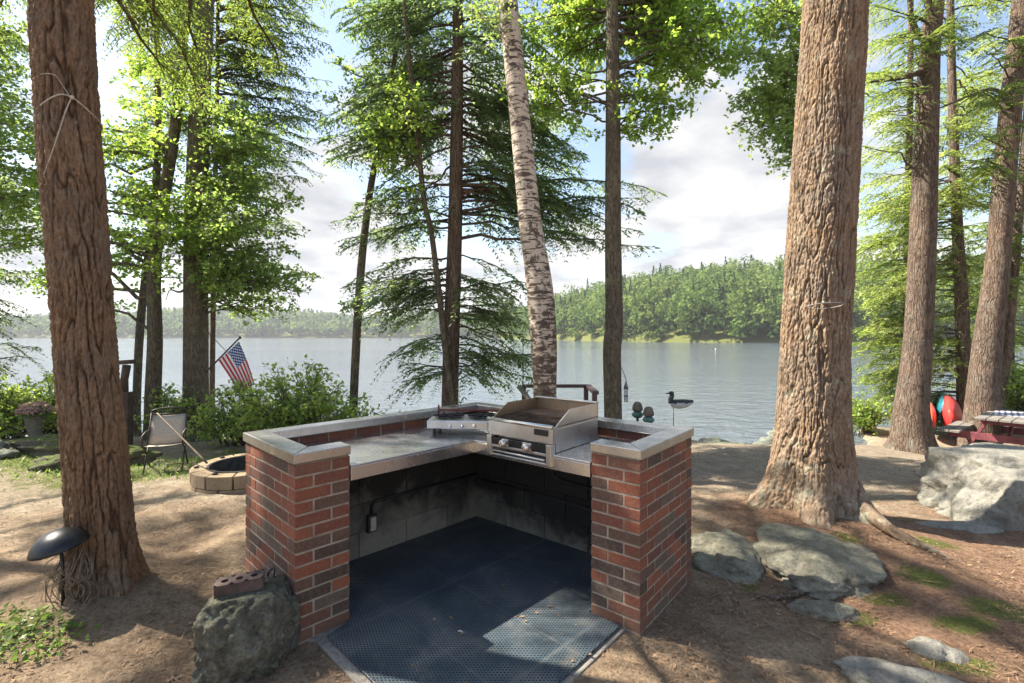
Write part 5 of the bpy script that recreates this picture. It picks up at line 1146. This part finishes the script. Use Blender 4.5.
def loon():
    Y = 8.3; c = P(681, 404, Y); gzv = G(c.x, Y); g = thing('loon_ornament', 'black and white loon figure on a thin stake by the water', 'garden ornament', (c.x, Y, gzv)); lo = Vector((c.x, Y, gzv))
    zc = c.z-gzv; k = Y/F
    body = [(-0.20, 0.005, 0.02), (-0.185, 0.02, 0.055), (-0.12, 0.01, 0.085), (-0.02, 0.0, 0.098), (0.08, 0.015, 0.085), (0.16, 0.04, 0.052), (0.205, 0.065, 0.022), (0.215, 0.072, 0.008)]
    pts_ = spline([(x, 0, z) for x, z, r in body], 26); rad = np.interp(np.linspace(0, 1, 26), np.linspace(0, 1, len(body)), [b[2] for b in body])
    V, Q = tube_np(pts_, rad, 20); V[:, 1] *= 0.8; V[:, 2] *= 0.85; V[:, 2] += zc
    me = mesh_np('body', V, Q); o = obj('body', me, [M['loonwhite'], M['loonblack']], g, True)
    mi = [1 if np.mean(V[q][:, 2]) > zc+0.018+0.07*max(0, (np.mean(V[q][:, 0])-0.1)) else 0 for q in Q]; me.polygons.foreach_set('material_index', np.array(mi, np.int32))
    m_ = MB(); m_.tube(spline([(-0.17, 0, zc+0.02), (-0.175, 0, zc+0.09), (-0.155, 0, zc+0.145), (-0.16, 0, zc+0.18)], 12), np.linspace(0.052, 0.030, 12), 12); m_.build('neck', M['loonblack'], g, True)
    m_ = MB(); m_.lathe([(0.0, -0.045), (0.028, -0.035), (0.040, 0.0), (0.032, 0.03), (0.0, 0.045)], (-0.165, 0, zc+0.185), 16, Matrix.Rotation(R(-80), 3, 'Y')); m_.build('head', M['loonblack'], g, True)
    m_ = MB(); m_.tube([(-0.195, 0, zc+0.188), (-0.24, 0, zc+0.186), (-0.275, 0, zc+0.182)], [0.017, 0.011, 0.002], 8); m_.build('bill', M['loonblack'], g, True)
    m_ = MB(); m_.tube([(-0.13, 0, zc-0.04), (-0.13, 0, -0.1)], 0.007, 6); m_.build('stake', M['black'], g, True)
loon()
def dome(label, px, py, Y):
    c = P(px, py, Y); z = G(c.x, Y); g = thing('dome_ornament', label, 'garden ornament', (c.x, Y, z), 0, 'domed garden ornaments'); h = c.z-z
    m_ = MB(); m_.lathe([(0.0, h+0.085), (0.035, h+0.08), (0.062, h+0.055), (0.080, h+0.0), (0.082, h-0.05), (0.06, h-0.062), (0.0, h-0.06)], (0, 0, 0), 18); m_.build('cap', M['domestone'], g, True)
    m_ = MB(); m_.lathe([(0.0, h-0.06), (0.05, h-0.065), (0.085, h-0.10), (0.09, h-0.13), (0.05, h-0.17), (0.0, h-0.17)], (0, 0, 0), 18); m_.build('bowl', M['teal'], g, True)
    m_ = MB(); m_.tube([(0, 0, -0.05), (0, 0, h-0.16)], 0.02, 8); m_.build('stem', M['black'], g, True)
dome('grey domed ornament on teal bowl, the higher one next to the maple', 637.5, 407, 7.6); dome('grey domed ornament on teal bowl, the lower one nearer the loon', 648.5, 412, 7.4)
def chime():
    Y = 6.8; a = P(619, 366, 6.9); c = P(626, 381, Y); g = thing('wind_chime', 'small dark hanging wind chime on a hook right of the spotted maple', 'wind chime', tuple(a)); lo = Vector(a)
    m_ = MB(); m_.tube(spline([a-Vector((0.05, 0, 0.0)), a+Vector((0.02, 0, 0.0)), Vector((c.x, Y, c.z+0.02)), Vector((c.x, Y, c.z-0.02))], 12), 0.005, 5); m_.build('hook', M['chime'], g, True, local=lo)
    m_ = MB(); m_.lathe([(0.0, 0.0), (0.012, -0.02), (0.036, -0.115), (0.030, -0.12), (0.0, -0.118)], tuple(c), 14); m_.build('roof', M['chime'], g, True, local=lo)
    for k in range(4):
        an = k*math.pi/2+0.4; m_ = MB(); m_.tube([(c.x+0.02*math.cos(an), Y+0.02*math.sin(an), c.z-0.13), (c.x+0.02*math.cos(an), Y+0.02*math.sin(an), c.z-0.30)], 0.007, 7); m_.build('chime_tube', M['chime'], g, True, local=lo)
    m_ = MB(); m_.lathe([(0.0, 0.012), (0.032, 0.010), (0.032, -0.006), (0.0, -0.008)], (c.x, Y, c.z-0.215), 14); m_.build('clapper', M['chime'], g, True, local=lo)
chime()
# ------------------------------------------------------------------ kayaks, picnic table
def kayak(label, px, py, Y, h, th, L, mat, rz, roll):
    """hull on its edge: beam h upright, depth th, length L running away from the viewer"""
    c = P(px, py, Y); g = thing('kayak', label, 'kayak', (c.x, Y, c.z), rz, 'kayaks by the trees')
    n, s = 26, 24; V = []
    for i in range(n):
        t = i/(n-1); w = math.sin(math.pi*min(1, max(0.0, 0.04+0.92*t)))**0.55
        for k in range(s):
            a = 2*math.pi*k/s; x = th/2*w*math.cos(a)*(1.0 if math.cos(a) > 0 else 0.55); z = h/2*w*math.sin(a)
            V.append((x, L*t, z+0.12*h*(2*t-1)**4))
    Q = [(i*s+k, i*s+(k+1) % s, (i+1)*s+(k+1) % s, (i+1)*s+k) for i in range(n-1) for k in range(s)]
    me = bpy.data.meshes.new('hull'); me.from_pydata(V, [], Q+[tuple(range(s))[::-1], tuple(range((n-1)*s, n*s))]); o = obj('hull', me, M[mat], g, True); o.rotation_euler = (0, roll, 0)
    m_ = MB(); 
    rim = [(-th*0.27*1.02, L*0.5+0.42*math.cos(a), h*0.27*math.sin(a)) for a in np.linspace(0, 2*math.pi, 30)]; m_.tube(rim, 0.02, 6); r_ = m_.build('cockpit_rim', M['black'], g, True); r_.rotation_euler = (0, roll, 0)
    m_ = MB(); m_.tube([(th*0.04, -0.015, h*0.05), (th*0.04, -0.03, h*0.0), (th*0.04, -0.015, -h*0.05)], 0.012, 6); r_ = m_.build('toggle', M['black'], g, True); r_.rotation_euler = (0, roll, 0)
kayak('bright red kayak on its edge, the largest, touching the thin hemlock', 951, 422, 9.9, 0.84, 0.44, 2.6, 'kred', R(-41), R(-6))
kayak('teal blue kayak on its edge behind the bright red kayak', 941.5, 411, 10.6, 0.66, 0.30, 2.6, 'kteal', R(-40), R(10))
kayak('narrow orange red kayak seen edge on, close to the stubbed hemlock', 931, 424, 9.9, 0.58, 0.22, 2.4, 'korange', R(-40), R(2))
def picnic():
    x, y = 8.55, 9.0; z = -0.60; g = thing('picnic_table', 'picnic table with grey boards and dark red legs by the pale boulder', 'picnic table', (x, y, z), 0)
    la = Vector((0.80, 0.60, 0)); en = Vector((0.60, -0.80, 0))     # long axis, near end edge
    near = Vector((0.18, -0.55, 0))
    def L2(a, b, zz_): p = near+la*a+en*b; return (p.x, p.y, zz_)
    for k in range(5):
        b = -0.32+0.16*k; m_ = MB(); m_.beam(L2(-0.25, b, 0.74), L2(1.55, b, 0.74), 0.148, 0.04); m_.build('top_board', M['greywood'], g, bevel=0.006)
    for sgn in (-1, 1):
        for k in range(2):
            m_ = MB(); b = sgn*(0.66+0.15*k); m_.beam(L2(-0.25, b, 0.46), L2(1.55, b, 0.46), 0.14, 0.04); m_.build('bench_board', M['greywood'], g, bevel=0.006)
    for a in (0.05, 1.25):
        m_ = MB(); m_.beam(L2(a, -0.80, 0.39), L2(a, 0.80, 0.39), 0.045, 0.13); m_.build('cross_beam', M['redwood'], g, bevel=0.005)
        m_ = MB(); m_.beam(L2(a, -0.36, 0.67), L2(a, 0.36, 0.67), 0.045, 0.09); m_.build('top_batten', M['redwood'], g, bevel=0.005)
        for sgn in (-1, 1):
            m_ = MB(); m_.beam(L2(a+0.046, sgn*0.62, -0.02), L2(a+0.046, sgn*0.26, 0.70), 0.045, 0.14, (la.x, la.y, 0)); m_.build('leg', M['redwood'], g, bevel=0.005)
    m_ = MB(); m_.beam(L2(0.1, 0, 0.42), L2(0.62, 0, 0.68), 0.045, 0.09); m_.build('brace', M['redwood'], g, bevel=0.005)
    m_ = MB(); q = [Vector(L2(0.40, -0.30, 0)), Vector(L2(0.40, 0.30, 0)), Vector(L2(1.2, 0.30, 0)), Vector(L2(1.2, -0.30, 0))]
    m_.prism([(v.x+x, v.y+y) for v in q], z+0.762, z+0.767)
    o = m_.build('tablecloth', M['check'], None, local=(x, y, z)); o.location = (x, y, z); tag(o, 'blue and white checked cloth on the picnic table', 'tablecloth')
picnic()
m_ = MB(); bp = P(715.5, 350, 82); m_.lathe([(0, -0.15), (0.08, -0.1), (0.12, 0.0), (0.08, 0.1), (0, 0.15)], (bp.x, bp.y, WATER_Z+0.15), 14)
tag(m_.build('buoy', M['white'], None, True), 'small white buoy floating far out on the lake', 'buoy')

# ------------------------------------------------------------------ the air over the lake
hz = bpy.data.materials.new('lake_air'); hz.use_nodes = True; hn = hz.node_tree.nodes; hn.clear()
ho = hn.new('ShaderNodeOutputMaterial'); hv = hn.new('ShaderNodeVolumePrincipled'); hv.inputs['Color'].default_value = (0.88, 0.93, 1.0, 1); hv.inputs['Density'].default_value = 0.0003
hz.node_tree.links.new(hv.outputs[0], ho.inputs['Volume'])
m_ = MB(); m_.box((0, 0, 58), (3900, 3900, 126)); tag(m_.build('haze', hz), 'thin pale summer haze over the lake', 'haze', None, 'stuff')
